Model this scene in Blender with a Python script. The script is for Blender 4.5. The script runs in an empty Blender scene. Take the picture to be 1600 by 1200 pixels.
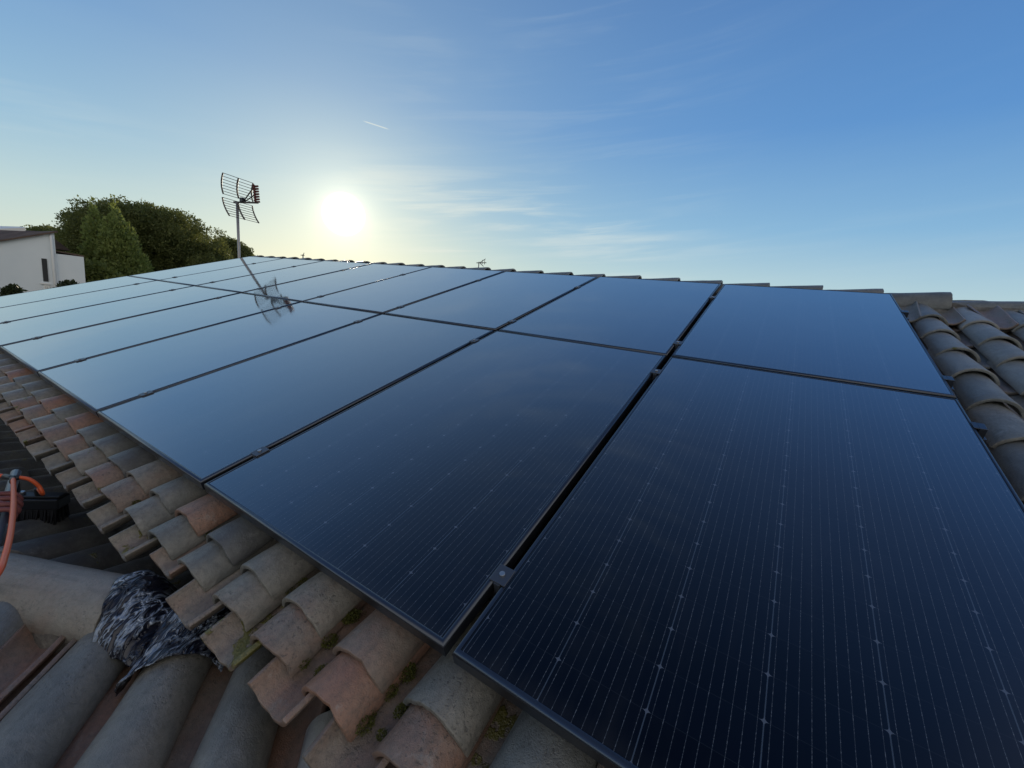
import bpy, bmesh, math, random
import numpy as np
from mathutils import Vector, Matrix, Euler, noise as mnoise
from math import radians, sin, cos, pi

scene = bpy.context.scene
COL = scene.collection
random.seed(7)
rng = np.random.default_rng(7)

# ------------------------------------------------------------------ camera
# Roof frame: u along the ridge (right +), v up the slope, w out of the roof.
PITCH = radians(18.0)
Z0 = 3.6                                    # height of the lower panel edge above the ground
F = 645.883                                 # focal length in pixels of a 1600 wide picture
CR = [Vector((0.8401010931, 0.5390683948, -0.0602944360)),
      Vector((0.1872184019, -0.3924875064, -0.9005014310)),
      Vector((-0.5090966738, 0.7452240086, -0.4306527065))]   # right, down, forward
CP = Vector((-0.6211969, -0.3264452, 0.8107098))
M = Matrix.Translation((0, 0, Z0)) @ Matrix.Rotation(PITCH, 4, 'X')
M3 = M.to_3x3()


def RW(u, v, w):
    return M @ Vector((u, v, w))


cam = bpy.data.cameras.new('camera')
cam_o = bpy.data.objects.new('camera', cam)
COL.objects.link(cam_o)
rx, ry, rz = M3 @ CR[0], M3 @ -CR[1], M3 @ -CR[2]
CW = M @ CP
cam_o.matrix_world = Matrix(((rx.x, ry.x, rz.x, CW.x), (rx.y, ry.y, rz.y, CW.y), (rx.z, ry.z, rz.z, CW.z), (0, 0, 0, 1)))
cam.sensor_width = 36.0
cam.lens = 36.0 * F / 1600.0
cam.clip_start = 0.02
cam.clip_end = 6000
scene.camera = cam_o


def direction(x, y):
    d = CR[0] * ((x - 800) / F) + CR[1] * ((y - 600) / F) + CR[2]
    return M3 @ d


def at(x, y, h):
    """a point h metres (horizontally) from the photographer along a bearing"""
    d = direction(x, y)
    return CW + d * (h / math.hypot(d.x, d.y))


def hz(x, y, z):
    """a point at height z (relative to the lower panel edge)"""
    d = direction(x, y)
    return CW + d * ((z + Z0 - CW.z) / d.z)


# ------------------------------------------------------------------ sun and sky
SUN = direction(537, 335).normalized()
SUN_EL = math.asin(SUN.z)
SUN_ROT = math.atan2(SUN.x, SUN.y)
sun = bpy.data.lights.new('sun', 'SUN')
sun.energy = 3.2
sun.angle = radians(0.5)
sun.color = (1.0, 0.86, 0.66)
sun_o = bpy.data.objects.new('sun', sun)
COL.objects.link(sun_o)
sun_o.location = CW + SUN * 40
sun_o.rotation_euler = (-SUN).to_track_quat('-Z', 'Y').to_euler()

scene.view_settings.view_transform = 'Standard'
scene.view_settings.look = 'None'
scene.view_settings.exposure = 0.0
scene.view_settings.gamma = 1.0


class NT:
    """small helper for building node trees"""

    def __init__(self, tree):
        self.t = tree
        tree.nodes.clear()

    def n(self, kind, **kw):
        nd = self.t.nodes.new(kind)
        for k, v in kw.items():
            if k == 'inputs':
                for i, val in v.items():
                    s = nd.inputs[i]
                    if isinstance(val, bpy.types.NodeSocket):
                        self.t.links.new(val, s)
                    else:
                        s.default_value = val
            else:
                setattr(nd, k, v)
        return nd

    def m(self, op, a, b=0.0, c=0.0, clamp=False):
        nd = self.n('ShaderNodeMath', operation=op, inputs={0: a, 1: b, 2: c})
        nd.use_clamp = clamp
        return nd.outputs[0]

    def mix(self, f, a, b, blend='MIX'):
        nd = self.n('ShaderNodeMix', data_type='RGBA', blend_type=blend, inputs={0: f, 6: a, 7: b})
        return nd.outputs[2]

    def ramp(self, f, stops, interp='LINEAR'):
        nd = self.n('ShaderNodeValToRGB', inputs={0: f})
        r = nd.color_ramp
        r.interpolation = interp
        while len(r.elements) < len(stops):
            r.elements.new(0.5)
        for e, (p, c) in zip(r.elements, stops):
            e.position = p
            e.color = c if len(c) == 4 else (*c, 1)
        return nd.outputs[0]

    def smooth(self, x, a, b):
        nd = self.n('ShaderNodeMapRange', interpolation_type='SMOOTHSTEP', inputs={0: x, 1: a, 2: b, 3: 0.0, 4: 1.0})
        return nd.outputs[0]

    def link(self, a, b):
        self.t.links.new(a, b)


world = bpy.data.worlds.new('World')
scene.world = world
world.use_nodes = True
w = NT(world.node_tree)
sky = w.n('ShaderNodeTexSky', sky_type='NISHITA')
sky.sun_disc = False
sky.sun_elevation = SUN_EL
sky.sun_rotation = SUN_ROT
sky.altitude = 50
sky.air_density = 1.0
sky.dust_density = 0.4
sky.ozone_density = 1.6
tc = w.n('ShaderNodeTexCoord')
D = tc.outputs['Generated']
dn = w.n('ShaderNodeVectorMath', operation='NORMALIZE', inputs={0: D}).outputs[0]
dot = w.n('ShaderNodeVectorMath', operation='DOT_PRODUCT', inputs={0: dn, 1: tuple(SUN)}).outputs['Value']
ang = w.m('ARCCOSINE', w.m('MINIMUM', dot, 1.0))
sep = w.n('ShaderNodeSeparateXYZ', inputs={0: dn})
elev = sep.outputs[2]
# cirrus: streaks laid on a high plane so that they flatten towards the horizon
azi = w.m('ARCTAN2', sep.outputs[0], sep.outputs[1])
eld = w.m('ARCSINE', elev)
SAZ = math.atan2(SUN.x, SUN.y)
rel = w.m('SUBTRACT', azi, SAZ)                      # bearing to the right of the sun, radians
pv = w.n('ShaderNodeCombineXYZ', inputs={0: w.m('MULTIPLY', rel, 2.6), 1: w.m('MULTIPLY', w.m('SUBTRACT', eld, w.m('MULTIPLY', rel, 0.14)), 34.0), 2: 0.0})
cn = w.n('ShaderNodeTexNoise', inputs={0: pv.outputs[0], 'Scale': 1.0, 'Detail': 7.0, 'Roughness': 0.58, 'Distortion': 0.55})
pv2 = w.n('ShaderNodeCombineXYZ', inputs={0: w.m('MULTIPLY', rel, 3.0), 1: w.m('MULTIPLY', eld, 7.0), 2: 3.7})
cn2 = w.n('ShaderNodeTexNoise', inputs={0: pv2.outputs[0], 'Scale': 1.0, 'Detail': 3.0})
cl = w.m('MULTIPLY', w.smooth(cn.outputs[0], 0.42, 0.70), w.smooth(cn2.outputs[0], 0.33, 0.55))
band = w.m('MULTIPLY', w.smooth(rel, -0.12, 0.22), w.m('SUBTRACT', 1.0, w.smooth(rel, 0.55, 0.95)))
band = w.m('MAXIMUM', band, w.m('MULTIPLY', w.m('SUBTRACT', 1.0, w.smooth(rel, -0.45, -0.30)), 0.22))
cl = w.m('MULTIPLY', cl, w.m('ADD', 0.10, w.m('MULTIPLY', band, 0.9)))
cl = w.m('MULTIPLY', cl, w.smooth(elev, 0.02, 0.10))
cl = w.m('MULTIPLY', cl, w.m('SUBTRACT', 1.0, w.m('MULTIPLY', w.smooth(elev, 0.20, 0.30), 0.85)))
# the white band of haze along the horizon, strongest below the sun
hazeband = w.m('EXPONENT', w.m('MULTIPLY', w.m('MAXIMUM', elev, 0.0), -7.0))
# a short contrail
ca, cb = direction(566, 188.5).normalized(), direction(609, 202.5).normalized()
cn_ = ca.cross(cb).normalized()
cm_ = (ca + cb).normalized()
ct_ = (cb - ca).normalized()
half = (cb - ca).length / 2
across = w.m('ABSOLUTE', w.n('ShaderNodeVectorMath', operation='DOT_PRODUCT', inputs={0: dn, 1: tuple(cn_)}).outputs['Value'])
along = w.n('ShaderNodeVectorMath', operation='DOT_PRODUCT', inputs={0: dn, 1: tuple(ct_)}).outputs['Value']
front = w.n('ShaderNodeVectorMath', operation='DOT_PRODUCT', inputs={0: dn, 1: tuple(cm_)}).outputs['Value']
trail = w.m('MULTIPLY', w.m('SUBTRACT', 1.0, w.smooth(across, 0.0002, 0.0016)),
            w.m('SUBTRACT', 1.0, w.smooth(w.m('ABSOLUTE', along), half * 0.6, half * 1.05)))
trail = w.m('MULTIPLY', trail, w.m('GREATER_THAN', front, 0.5))
cl = w.m('MAXIMUM', w.m('MULTIPLY', cl, 0.60), w.m('MULTIPLY', trail, 0.6))
# colours
SKY_STRENGTH = 0.10
skyc = w.n('ShaderNodeHueSaturation', inputs={'Saturation': 1.1, 'Value': 1.0, 'Color': sky.outputs[0]}).outputs[0]
near = w.m('EXPONENT', w.m('MULTIPLY', ang, -2.4))
el = w.m('DIVIDE', w.m('ARCSINE', w.m('MAXIMUM', elev, 0.0)), pi / 2)
air = w.ramp(el, [(0.0, (0.60, 0.75, 0.76)), (0.06, (0.48, 0.68, 0.77)), (0.13, (0.25, 0.50, 0.77)), (0.24, (0.105, 0.305, 0.68)), (0.42, (0.066, 0.190, 0.50)), (0.56, (0.055, 0.125, 0.32)), (1.0, (0.022, 0.055, 0.15))])
air = w.n('ShaderNodeVectorMath', operation='SCALE', inputs={0: air, 'Scale': 10.0}).outputs[0]
air = w.mix(w.m('MULTIPLY', near, 0.66, clamp=True), air, (2.9, 4.5, 4.7, 1))
skyc = w.mix(0.85, skyc, air)
# unseen bright veil added behind the photographer to light the tiles
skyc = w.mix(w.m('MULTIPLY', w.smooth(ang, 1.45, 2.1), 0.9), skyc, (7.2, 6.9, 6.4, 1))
# sky left of the view, brightened so the panels mirror more light
left_lift = w.m('MULTIPLY', w.m('SUBTRACT', 1.0, w.smooth(rel, -0.95, -0.46)), w.m('SUBTRACT', 1.0, w.smooth(elev, 0.25, 0.55)))
skyc = w.mix(w.m('MULTIPLY', left_lift, 0.75), skyc, (7.4, 8.6, 9.0, 1))
cloudc = w.mix(near, (5.6, 7.0, 7.6, 1), (8.5, 8.2, 6.6, 1))
skyc = w.mix(w.m('MULTIPLY', hazeband, w.m('MULTIPLY', near, 0.8)), skyc, (8.4, 8.2, 5.4, 1))
skyc = w.mix(cl, skyc, cloudc)
g1 = w.m('MULTIPLY', w.m('EXPONENT', w.m('MULTIPLY', ang, -46.0)), 12.0)
g2 = w.m('MULTIPLY', w.m('EXPONENT', w.m('MULTIPLY', ang, -9.0)), 3.2)
g3 = w.m('MULTIPLY', w.m('EXPONENT', w.m('MULTIPLY', ang, -3.5)), 0.8)
disc = w.m('MULTIPLY', w.m('SUBTRACT', 1.0, w.smooth(ang, 0.031, 0.044)), 40.0)
glow = w.m('ADD', w.m('ADD', g1, g2), w.m('ADD', g3, disc))
gl = w.n('ShaderNodeVectorMath', operation='SCALE', inputs={0: (1.0, 0.93, 0.70), 'Scale': glow}).outputs[0]
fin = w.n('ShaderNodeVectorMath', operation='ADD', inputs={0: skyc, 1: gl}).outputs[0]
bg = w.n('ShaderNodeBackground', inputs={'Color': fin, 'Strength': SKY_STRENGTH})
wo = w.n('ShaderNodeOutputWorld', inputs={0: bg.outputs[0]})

# ------------------------------------------------------------------ helpers


def tag(o, label=None, cat=None, group=None, kind=None):
    if label:
        o['label'] = label
    if cat:
        o['category'] = cat
    if group:
        o['group'] = group
    if kind:
        o['kind'] = kind
    return o


def empty(name, mw=None, **kw):
    o = bpy.data.objects.new(name, None)
    o.empty_display_size = 0.1
    COL.objects.link(o)
    if mw is not None:
        o.matrix_world = mw
    return tag(o, **kw)


def link(name, me, mat=None, parent=None, local=None, **kw):
    """one mesh object; 'local' is its matrix in its parent's space"""
    o = bpy.data.objects.new(name, me)
    if mat is not None and not me.materials:
        me.materials.append(mat)
    COL.objects.link(o)
    if parent is not None:
        o.parent = parent
    if local is not None:
        o.matrix_local = local
    return tag(o, **kw)


class MB:
    """collects shapes into one mesh"""

    def __init__(self):
        self.v = []
        self.f = []

    def add(self, vs, fs):
        b = len(self.v)
        self.v += [tuple(p) for p in vs]
        self.f += [tuple(i + b for i in q) for q in fs]

    def box(self, lo, hi, mat=None):
        x0, y0, z0 = lo
        x1, y1, z1 = hi
        vs = [Vector(p) for p in ((x0, y0, z0), (x1, y0, z0), (x1, y1, z0), (x0, y1, z0), (x0, y0, z1), (x1, y0, z1), (x1, y1, z1), (x0, y1, z1))]
        if mat is not None:
            vs = [mat @ p for p in vs]
        self.add(vs, [(3, 2, 1, 0), (4, 5, 6, 7), (0, 1, 5, 4), (1, 2, 6, 5), (2, 3, 7, 6), (3, 0, 4, 7)])

    def tube(self, pts, rad, n=10, cap=True):
        pts = [Vector(p) for p in pts]
        if not hasattr(rad, '__len__'):
            rad = [rad] * len(pts)
        up = Vector((0, 0, 1))
        rings = []
        prev = None
        for i, p in enumerate(pts):
            d = (pts[min(i + 1, len(pts) - 1)] - pts[max(i - 1, 0)]).normalized()
            if prev is None:
                a = d.cross(up if abs(d.z) < 0.9 else Vector((1, 0, 0))).normalized()
            else:
                a = (prev - d * prev.dot(d)).normalized()
            prev = a
            b = d.cross(a)
            rings.append([p + (a * cos(2 * pi * k / n) + b * sin(2 * pi * k / n)) * rad[i] for k in range(n)])
        vs = [q for r in rings for q in r]
        fs = []
        for i in range(len(pts) - 1):
            for k in range(n):
                fs.append((i * n + k, i * n + (k + 1) % n, (i + 1) * n + (k + 1) % n, (i + 1) * n + k))
        if cap:
            fs.append(tuple(reversed(range(n))))
            fs.append(tuple(range((len(pts) - 1) * n, len(pts) * n)))
        self.add(vs, fs)

    def mesh(self, name, smooth=False, bevel=0.0, seg=2):
        me = bpy.data.meshes.new(name)
        me.from_pydata(self.v, [], self.f)
        bm = bmesh.new()
        bm.from_mesh(me)
        bmesh.ops.recalc_face_normals(bm, faces=bm.faces)
        if bevel:
            es = [e for e in bm.edges if len(e.link_faces) == 2 and e.calc_face_angle(0) > 0.6]
            bmesh.ops.bevel(bm, geom=es, offset=bevel, segments=seg, profile=0.5, affect='EDGES')
        for f in bm.faces:
            f.smooth = smooth
        bm.to_mesh(me)
        bm.free()
        return me


def smooth_curve(pts, n=8):
    """Catmull-Rom through points"""
    pts = [Vector(p) for p in pts]
    out = []
    for i in range(len(pts) - 1):
        p0, p1, p2, p3 = pts[max(i - 1, 0)], pts[i], pts[i + 1], pts[min(i + 2, len(pts) - 1)]
        for k in range(n):
            t = k / n
            out.append(0.5 * ((2 * p1) + (p2 - p0) * t + (2 * p0 - 5 * p1 + 4 * p2 - p3) * t * t + (3 * p1 - p0 - 3 * p2 + p3) * t ** 3))
    out.append(pts[-1])
    return out


def principled(name, base=(0.5, 0.5, 0.5), rough=0.6, metal=0.0, spec=0.5, ior=1.5, build=None):
    m = bpy.data.materials.new(name)
    m.use_nodes = True
    t = NT(m.node_tree)
    b = t.n('ShaderNodeBsdfPrincipled', inputs={'Base Color': (*base, 1), 'Roughness': rough, 'Metallic': metal, 'Specular IOR Level': spec, 'IOR': ior})
    o = t.n('ShaderNodeOutputMaterial', inputs={0: b.outputs[0]})
    if build:
        build(t, b)
    return m


def bump(t, b, h, strength=0.4, dist=0.01):
    bn = t.n('ShaderNodeBump', inputs={'Strength': strength, 'Distance': dist, 'Height': h})
    t.link(bn.outputs[0], b.inputs['Normal'])


def objc(t):
    return t.n('ShaderNodeTexCoord').outputs['Object']


def geopos(t):
    return t.n('ShaderNodeNewGeometry').outputs['Position']


def noi(t, vec, scale, detail=4.0, rough=0.55, dist=0.0):
    return t.n('ShaderNodeTexNoise', inputs={0: vec, 'Scale': scale, 'Detail': detail, 'Roughness': rough, 'Distortion': dist}).outputs[0]


def leaves(clumps, n, size, seed, flat=0.0, droop=0.0):
    """leaf-sized faces through a set of ellipsoid clumps (centre, radii)"""
    r = np.random.default_rng(seed)
    vol = np.array([c[1][0] * c[1][1] * c[1][2] for c in clumps]) ** 0.67
    cnt = np.maximum(20, (n * vol / vol.sum())).astype(int)
    P, S, AX = [], [], []
    for (c, ra), k in zip(clumps, cnt):
        d = r.normal(size=(k, 3))
        d /= np.linalg.norm(d, axis=1)[:, None]
        rad = r.uniform(0.30, 1.0, k) ** 0.4
        wob = 1.0 + 0.12 * np.sin(d[:, 0] * 7 + c[0] * 3) * np.sin(d[:, 1] * 6 + c[1] * 2) + 0.05 * np.clip(r.normal(size=k), -2, 1.5)
        P.append(np.array(c) + d * np.array(ra) * (rad * wob)[:, None])
        a = d * 0.7 + r.normal(size=(k, 3)) * 0.7 + np.array([0, 0, flat])
        AX.append(a / np.linalg.norm(a, axis=1)[:, None])
        S.append(size * r.uniform(0.6, 1.5, k))
    P, AX, S = np.concatenate(P), np.concatenate(AX), np.concatenate(S)
    k = len(P)
    q = r.normal(size=(k, 3))
    B = np.cross(AX, q)
    B /= np.linalg.norm(B, axis=1)[:, None]
    s = S[:, None]
    wdt = 0.33
    V = np.stack([P - B * s * wdt * 0.5, P + AX * s * 0.55 - B * s * wdt, P + AX * s * 1.1, P + AX * s * 0.55 + B * s * wdt], 1).reshape(-1, 3)
    me = bpy.data.meshes.new('crown')
    me.vertices.add(4 * k)
    me.vertices.foreach_set('co', V.astype(np.float32).ravel())
    me.loops.add(4 * k)
    me.loops.foreach_set('vertex_index', np.arange(4 * k, dtype=np.int32))
    me.polygons.add(k)
    me.polygons.foreach_set('loop_start', np.arange(0, 4 * k, 4, dtype=np.int32))
    me.polygons.foreach_set('loop_total', np.full(k, 4, dtype=np.int32))
    me.update(calc_edges=True)
    return me


# ------------------------------------------------------------------ materials
def clay_build(t, b):
    p = geopos(t)
    tone = t.n('ShaderNodeAttribute', attribute_type='OBJECT', attribute_name='tone').outputs['Fac']
    moss = t.n('ShaderNodeAttribute', attribute_type='OBJECT', attribute_name='moss').outputs['Fac']
    crust = t.n('ShaderNodeAttribute', attribute_type='OBJECT', attribute_name='crust').outputs['Fac']
    isl = t.n('ShaderNodeNewGeometry').outputs['Random Per Island']
    stuffy = t.n('ShaderNodeAttribute', attribute_type='OBJECT', attribute_name='mixed').outputs['Fac']
    tone = t.m('ADD', tone, t.m('MULTIPLY', isl, stuffy))
    n1 = noi(t, p, 9.0, 5.0, 0.6)
    tone = t.m('ADD', tone, t.m('MULTIPLY', t.m('SUBTRACT', n1, 0.5), 0.75))
    col = t.ramp(tone, [(0.0, (0.085, 0.088, 0.092)), (0.22, (0.155, 0.160, 0.150)), (0.42, (0.235, 0.217, 0.185)),
                        (0.62, (0.225, 0.165, 0.130)), (0.82, (0.285, 0.160, 0.110)), (1.0, (0.330, 0.160, 0.096))])
    # weathering: fine grain, dark lichen spots and pale crusts
    n2 = noi(t, p, 70.0, 6.0, 0.65)
    col = t.mix(t.m('MULTIPLY', t.smooth(n2, 0.35, 0.75), 0.45), col, (0.05, 0.047, 0.042, 1))
    n3 = noi(t, p, 5.0, 3.0)
    n7 = noi(t, p, 130.0, 3.0, 0.6, 0.5)
    spots = t.m('MULTIPLY', t.smooth(n7, 0.56, 0.66), t.smooth(n3, 0.44, 0.60))
    col = t.mix(t.m('MULTIPLY', spots, 0.6), col, (0.045, 0.042, 0.04, 1))
    n4 = noi(t, p, 14.0, 6.0, 0.7, 0.4)
    pale = t.smooth(n4, 0.58, 0.74)
    col = t.mix(t.m('MAXIMUM', t.m('MULTIPLY', pale, 0.5), t.m('MULTIPLY', crust, t.smooth(n4, 0.25, 0.5))), col, (0.36, 0.355, 0.335, 1))
    # round crusts of pale lichen, soot runs along the tile, fine pitting
    vw = t.n('ShaderNodeTexVoronoi', inputs={0: t.n('ShaderNodeVectorMath', operation='ADD', inputs={0: p, 1: t.n('ShaderNodeTexNoise', inputs={0: p, 'Scale': 60.0}).outputs[1]}).outputs[0], 'Scale': 34.0})
    vw.inputs['Randomness'].default_value = 1.0
    vsz = t.n('ShaderNodeSeparateXYZ', inputs={0: vw.outputs['Color']}).outputs[0]
    lich = t.m('MULTIPLY', t.m('SUBTRACT', 1.0, t.smooth(vw.outputs['Distance'], 0.14, 0.24)), t.m('MULTIPLY', t.m('GREATER_THAN', vsz, 0.55), t.smooth(noi(t, p, 4.0, 2.0), 0.45, 0.6)))
    col = t.mix(t.m('MULTIPLY', lich, 0.55), col, (0.33, 0.33, 0.27, 1))
    mps = t.n('ShaderNodeMapping', inputs={0: objc(t)})
    mps.inputs['Scale'].default_value = (40.0, 5.0, 40.0)
    run = t.smooth(noi(t, mps.outputs[0], 1.0, 5.0, 0.6), 0.50, 0.72)
    col = t.mix(t.m('MULTIPLY', run, 0.35), col, (0.055, 0.05, 0.045, 1))
    pit = noi(t, p, 320.0, 3.0, 0.7)
    col = t.mix(t.m('MULTIPLY', t.smooth(pit, 0.56, 0.72), 0.35), col, (0.05, 0.045, 0.04, 1))
    # moss
    n5 = noi(t, p, 17.0, 5.0, 0.6, 0.3)
    thr = t.m('SUBTRACT', 0.82, t.m('MULTIPLY', moss, 0.36))
    mm = t.smooth(t.m('SUBTRACT', n5, thr), 0.0, 0.035)
    n6 = noi(t, p, 120.0, 2.0)
    col = t.mix(mm, col, t.mix(n6, (0.06, 0.065, 0.015, 1), (0.19, 0.165, 0.03, 1)))
    t.link(col, b.inputs['Base Color'])
    h = t.m('ADD', t.m('MULTIPLY', n2, 0.6), t.m('ADD', t.m('MULTIPLY', n4, 0.9), t.m('MULTIPLY', mm, t.m('ADD', 0.6, n6))))
    h = t.m('SUBTRACT', h, t.m('MULTIPLY', spots, 0.25))
    h = t.m('ADD', h, t.m('ADD', t.m('MULTIPLY', lich, 0.35), t.m('MULTIPLY', pit, 0.5)))
    bump(t, b, h, 0.55, 0.006)
    t.link(t.m('SUBTRACT', 0.58, t.m('MULTIPLY', n1, 0.38)), b.inputs['Roughness'])


CLAY = principled('weathered_clay', rough=0.6, spec=0.8, build=clay_build)


def mortar_build(t, b):
    p = geopos(t)
    n = noi(t, p, 20.0, 6.0, 0.65)
    t.link(t.ramp(n, [(0.3, (0.06, 0.055, 0.05)), (0.55, (0.17, 0.155, 0.135)), (0.75, (0.26, 0.24, 0.21))]), b.inputs['Base Color'])
    bump(t, b, noi(t, p, 60.0, 6.0, 0.7), 0.8, 0.01)


MORTAR = principled('lime_mortar', rough=0.95, spec=0.2, build=mortar_build)
DECK = principled('dark_felt', (0.03, 0.028, 0.026), 0.95, build=lambda t, b: bump(t, b, noi(t, geopos(t), 40.0), 0.4, 0.01))

ALU_BLACK = principled('black_anodised_aluminium', (0.075, 0.085, 0.105), 0.27, 0.85, 0.9, 1.6,
                       lambda t, b: t.link(t.m('ADD', 0.24, t.m('MULTIPLY', noi(t, objc(t), 30.0), 0.14)), b.inputs['Roughness']))
ALU_GREY = principled('grey_anodised_aluminium', (0.10, 0.11, 0.13), 0.35, 0.6,
                      build=lambda t, b: bump(t, b, noi(t, objc(t), 200.0, 2.0), 0.05, 0.001))
ALU_RAW = principled('raw_aluminium', (0.45, 0.46, 0.47), 0.4, 0.9,
                     build=lambda t, b: bump(t, b, noi(t, objc(t), 60.0), 0.1, 0.002))
STEEL = principled('dull_galvanised_steel', (0.34, 0.33, 0.32), 0.5, 0.6,
                   build=lambda t, b: bump(t, b, noi(t, objc(t), 40.0), 0.1, 0.002))
RUSTY = principled('weathered_antenna_metal', (0.10, 0.085, 0.075), 0.55, 0.4,
                   build=lambda t, b: bump(t, b, noi(t, objc(t), 80.0), 0.2, 0.001))
RED_PLASTIC = principled('dark_red_plastic', (0.13, 0.035, 0.025), 0.5,
                         build=lambda t, b: bump(t, b, noi(t, objc(t), 90.0), 0.1, 0.001))

PW, PL = 1.034, 1.686           # panel width and length
CELL_W, CELL_H = 0.1665, 0.0832
MX, MY = (PW - 6 * CELL_W) / 2, (PL - 20 * CELL_H) / 2


def glass_build(t, b):
    s = t.n('ShaderNodeSeparateXYZ', inputs={0: objc(t)})
    x, y = s.outputs[0], s.outputs[1]
    cx = t.m('DIVIDE', t.m('SUBTRACT', x, MX), CELL_W)
    cy = t.m('DIVIDE', t.m('SUBTRACT', y, MY), CELL_H)
    dx = t.m('MULTIPLY', t.m('PINGPONG', cx, 0.5), CELL_W)        # metres to the nearest cell edge
    dy = t.m('MULTIPLY', t.m('PINGPONG', cy, 0.5), CELL_H)
    inside = t.m('MULTIPLY', t.m('MULTIPLY', t.m('GREATER_THAN', cx, -0.003), t.m('LESS_THAN', cx, 6.003)),
                 t.m('MULTIPLY', t.m('GREATER_THAN', cy, -0.003), t.m('LESS_THAN', cy, 20.003)))
    bx = t.m('MULTIPLY', t.m('SUBTRACT', 0.5, t.m('PINGPONG', t.m('MULTIPLY', cx, 9.0), 0.5)), CELL_W / 9)   # to the busbar
    bus = t.m('SUBTRACT', 1.0, t.smooth(bx, 0.0002, 0.0007))
    nz = noi(t, objc(t), 260.0, 2.0)
    bus = t.m('MULTIPLY', bus, t.m('ADD', 0.35, t.m('MULTIPLY', t.smooth(nz, 0.45, 0.75), 1.1)))
    gapx = t.m('SUBTRACT', 1.0, t.smooth(dx, 0.0007, 0.0013))
    gapy = t.m('SUBTRACT', 1.0, t.smooth(dy, 0.0003, 0.0008))
    dia = t.m('ADD', t.m('SQRT', t.m('MAXIMUM', dx, 0.0)), t.m('SQRT', t.m('MAXIMUM', dy, 0.0)))
    star = t.m('SUBTRACT', 1.0, t.smooth(dia, 0.088, 0.100))
    # each cell has its own faint tint
    cell = t.n('ShaderNodeCombineXYZ', inputs={0: t.m('FLOOR', cx), 1: t.m('FLOOR', cy), 2: 0.0})
    wn = t.n('ShaderNodeTexWhiteNoise', noise_dimensions='3D', inputs={0: cell.outputs[0]}).outputs['Value']
    base = t.mix(wn, (0.0008, 0.0022, 0.0070, 1), (0.0012, 0.0030, 0.0092, 1))
    base = t.mix(inside, (0.0020, 0.0030, 0.0055, 1), base)
    base = t.mix(t.m('MULTIPLY', gapy, t.m('MULTIPLY', inside, 0.5)), base, (0.02, 0.025, 0.035, 1))
    base = t.mix(t.m('MULTIPLY', gapx, t.m('MULTIPLY', inside, 0.9)), base, (0.06, 0.08, 0.11, 1))
    base = t.mix(t.m('MULTIPLY', bus, t.m('MULTIPLY', inside, 0.8)), base, (0.14, 0.16, 0.19, 1))
    base = t.mix(t.m('MULTIPLY', star, t.m('MULTIPLY', inside, 0.9)), base, (0.105, 0.125, 0.165, 1))
    # dust and dried runs of water on the glass
    mpd = t.n('ShaderNodeMapping', inputs={0: objc(t)})
    mpd.inputs['Scale'].default_value = (9.0, 1.1, 1.0)
    d0 = noi(t, mpd.outputs[0], 2.0, 6.0, 0.65, 0.4)
    d1 = noi(t, geopos(t), 2.4, 6.0, 0.65)
    dust = t.m('MULTIPLY', t.smooth(d0, 0.40, 0.80), t.smooth(d1, 0.35, 0.70))
    edge = t.m('SUBTRACT', 1.0, t.smooth(y, 0.012, 0.055))
    dust = t.m('ADD', t.m('MULTIPLY', dust, 0.085), t.m('MULTIPLY', edge, t.m('MULTIPLY', d0, 0.12)))
    base = t.mix(dust, base, (0.11, 0.105, 0.10, 1))
    t.link(base, b.inputs['Base Color'])
    bump(t, b, noi(t, geopos(t), 3.2, 1.0), 0.08, 0.01)


GLASS = principled('solar_cell_glass', rough=0.8, spec=0.0, ior=1.5, build=glass_build)
_t = NT.__new__(NT)
_t.t = GLASS.node_tree
_b = [n for n in _t.t.nodes if n.type == 'BSDF_PRINCIPLED'][0]
_o = [n for n in _t.t.nodes if n.type == 'OUTPUT_MATERIAL'][0]
# anti-reflective front: hardly any mirror image seen from above, a strong one at a grazing angle
_f = _t.n('ShaderNodeLayerWeight', inputs={'Blend': 0.5}).outputs['Facing']
_f = _t.m('ADD', 0.012, _t.m('MULTIPLY', _t.m('POWER', _f, 1.9), 0.93))
_d = noi(_t, geopos(_t), 2.4, 6.0, 0.65)
_g = _t.n('ShaderNodeBsdfGlossy', inputs={'Color': (1, 1, 1, 1), 'Roughness': _t.m('ADD', 0.02, _t.m('MULTIPLY', _d, 0.07))})
_bn = [n for n in _t.t.nodes if n.type == 'BUMP'][0]
_t.link(_bn.outputs[0], _g.inputs['Normal'])
_mx = _t.n('ShaderNodeMixShader', inputs={0: _f, 1: _b.outputs[0], 2: _g.outputs[0]})
_t.link(_mx.outputs[0], _o.inputs[0])
BACKSHEET = principled('black_backsheet', (0.01, 0.01, 0.01), 0.7, build=lambda t, b: bump(t, b, noi(t, objc(t), 50.0), 0.1, 0.001))


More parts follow.
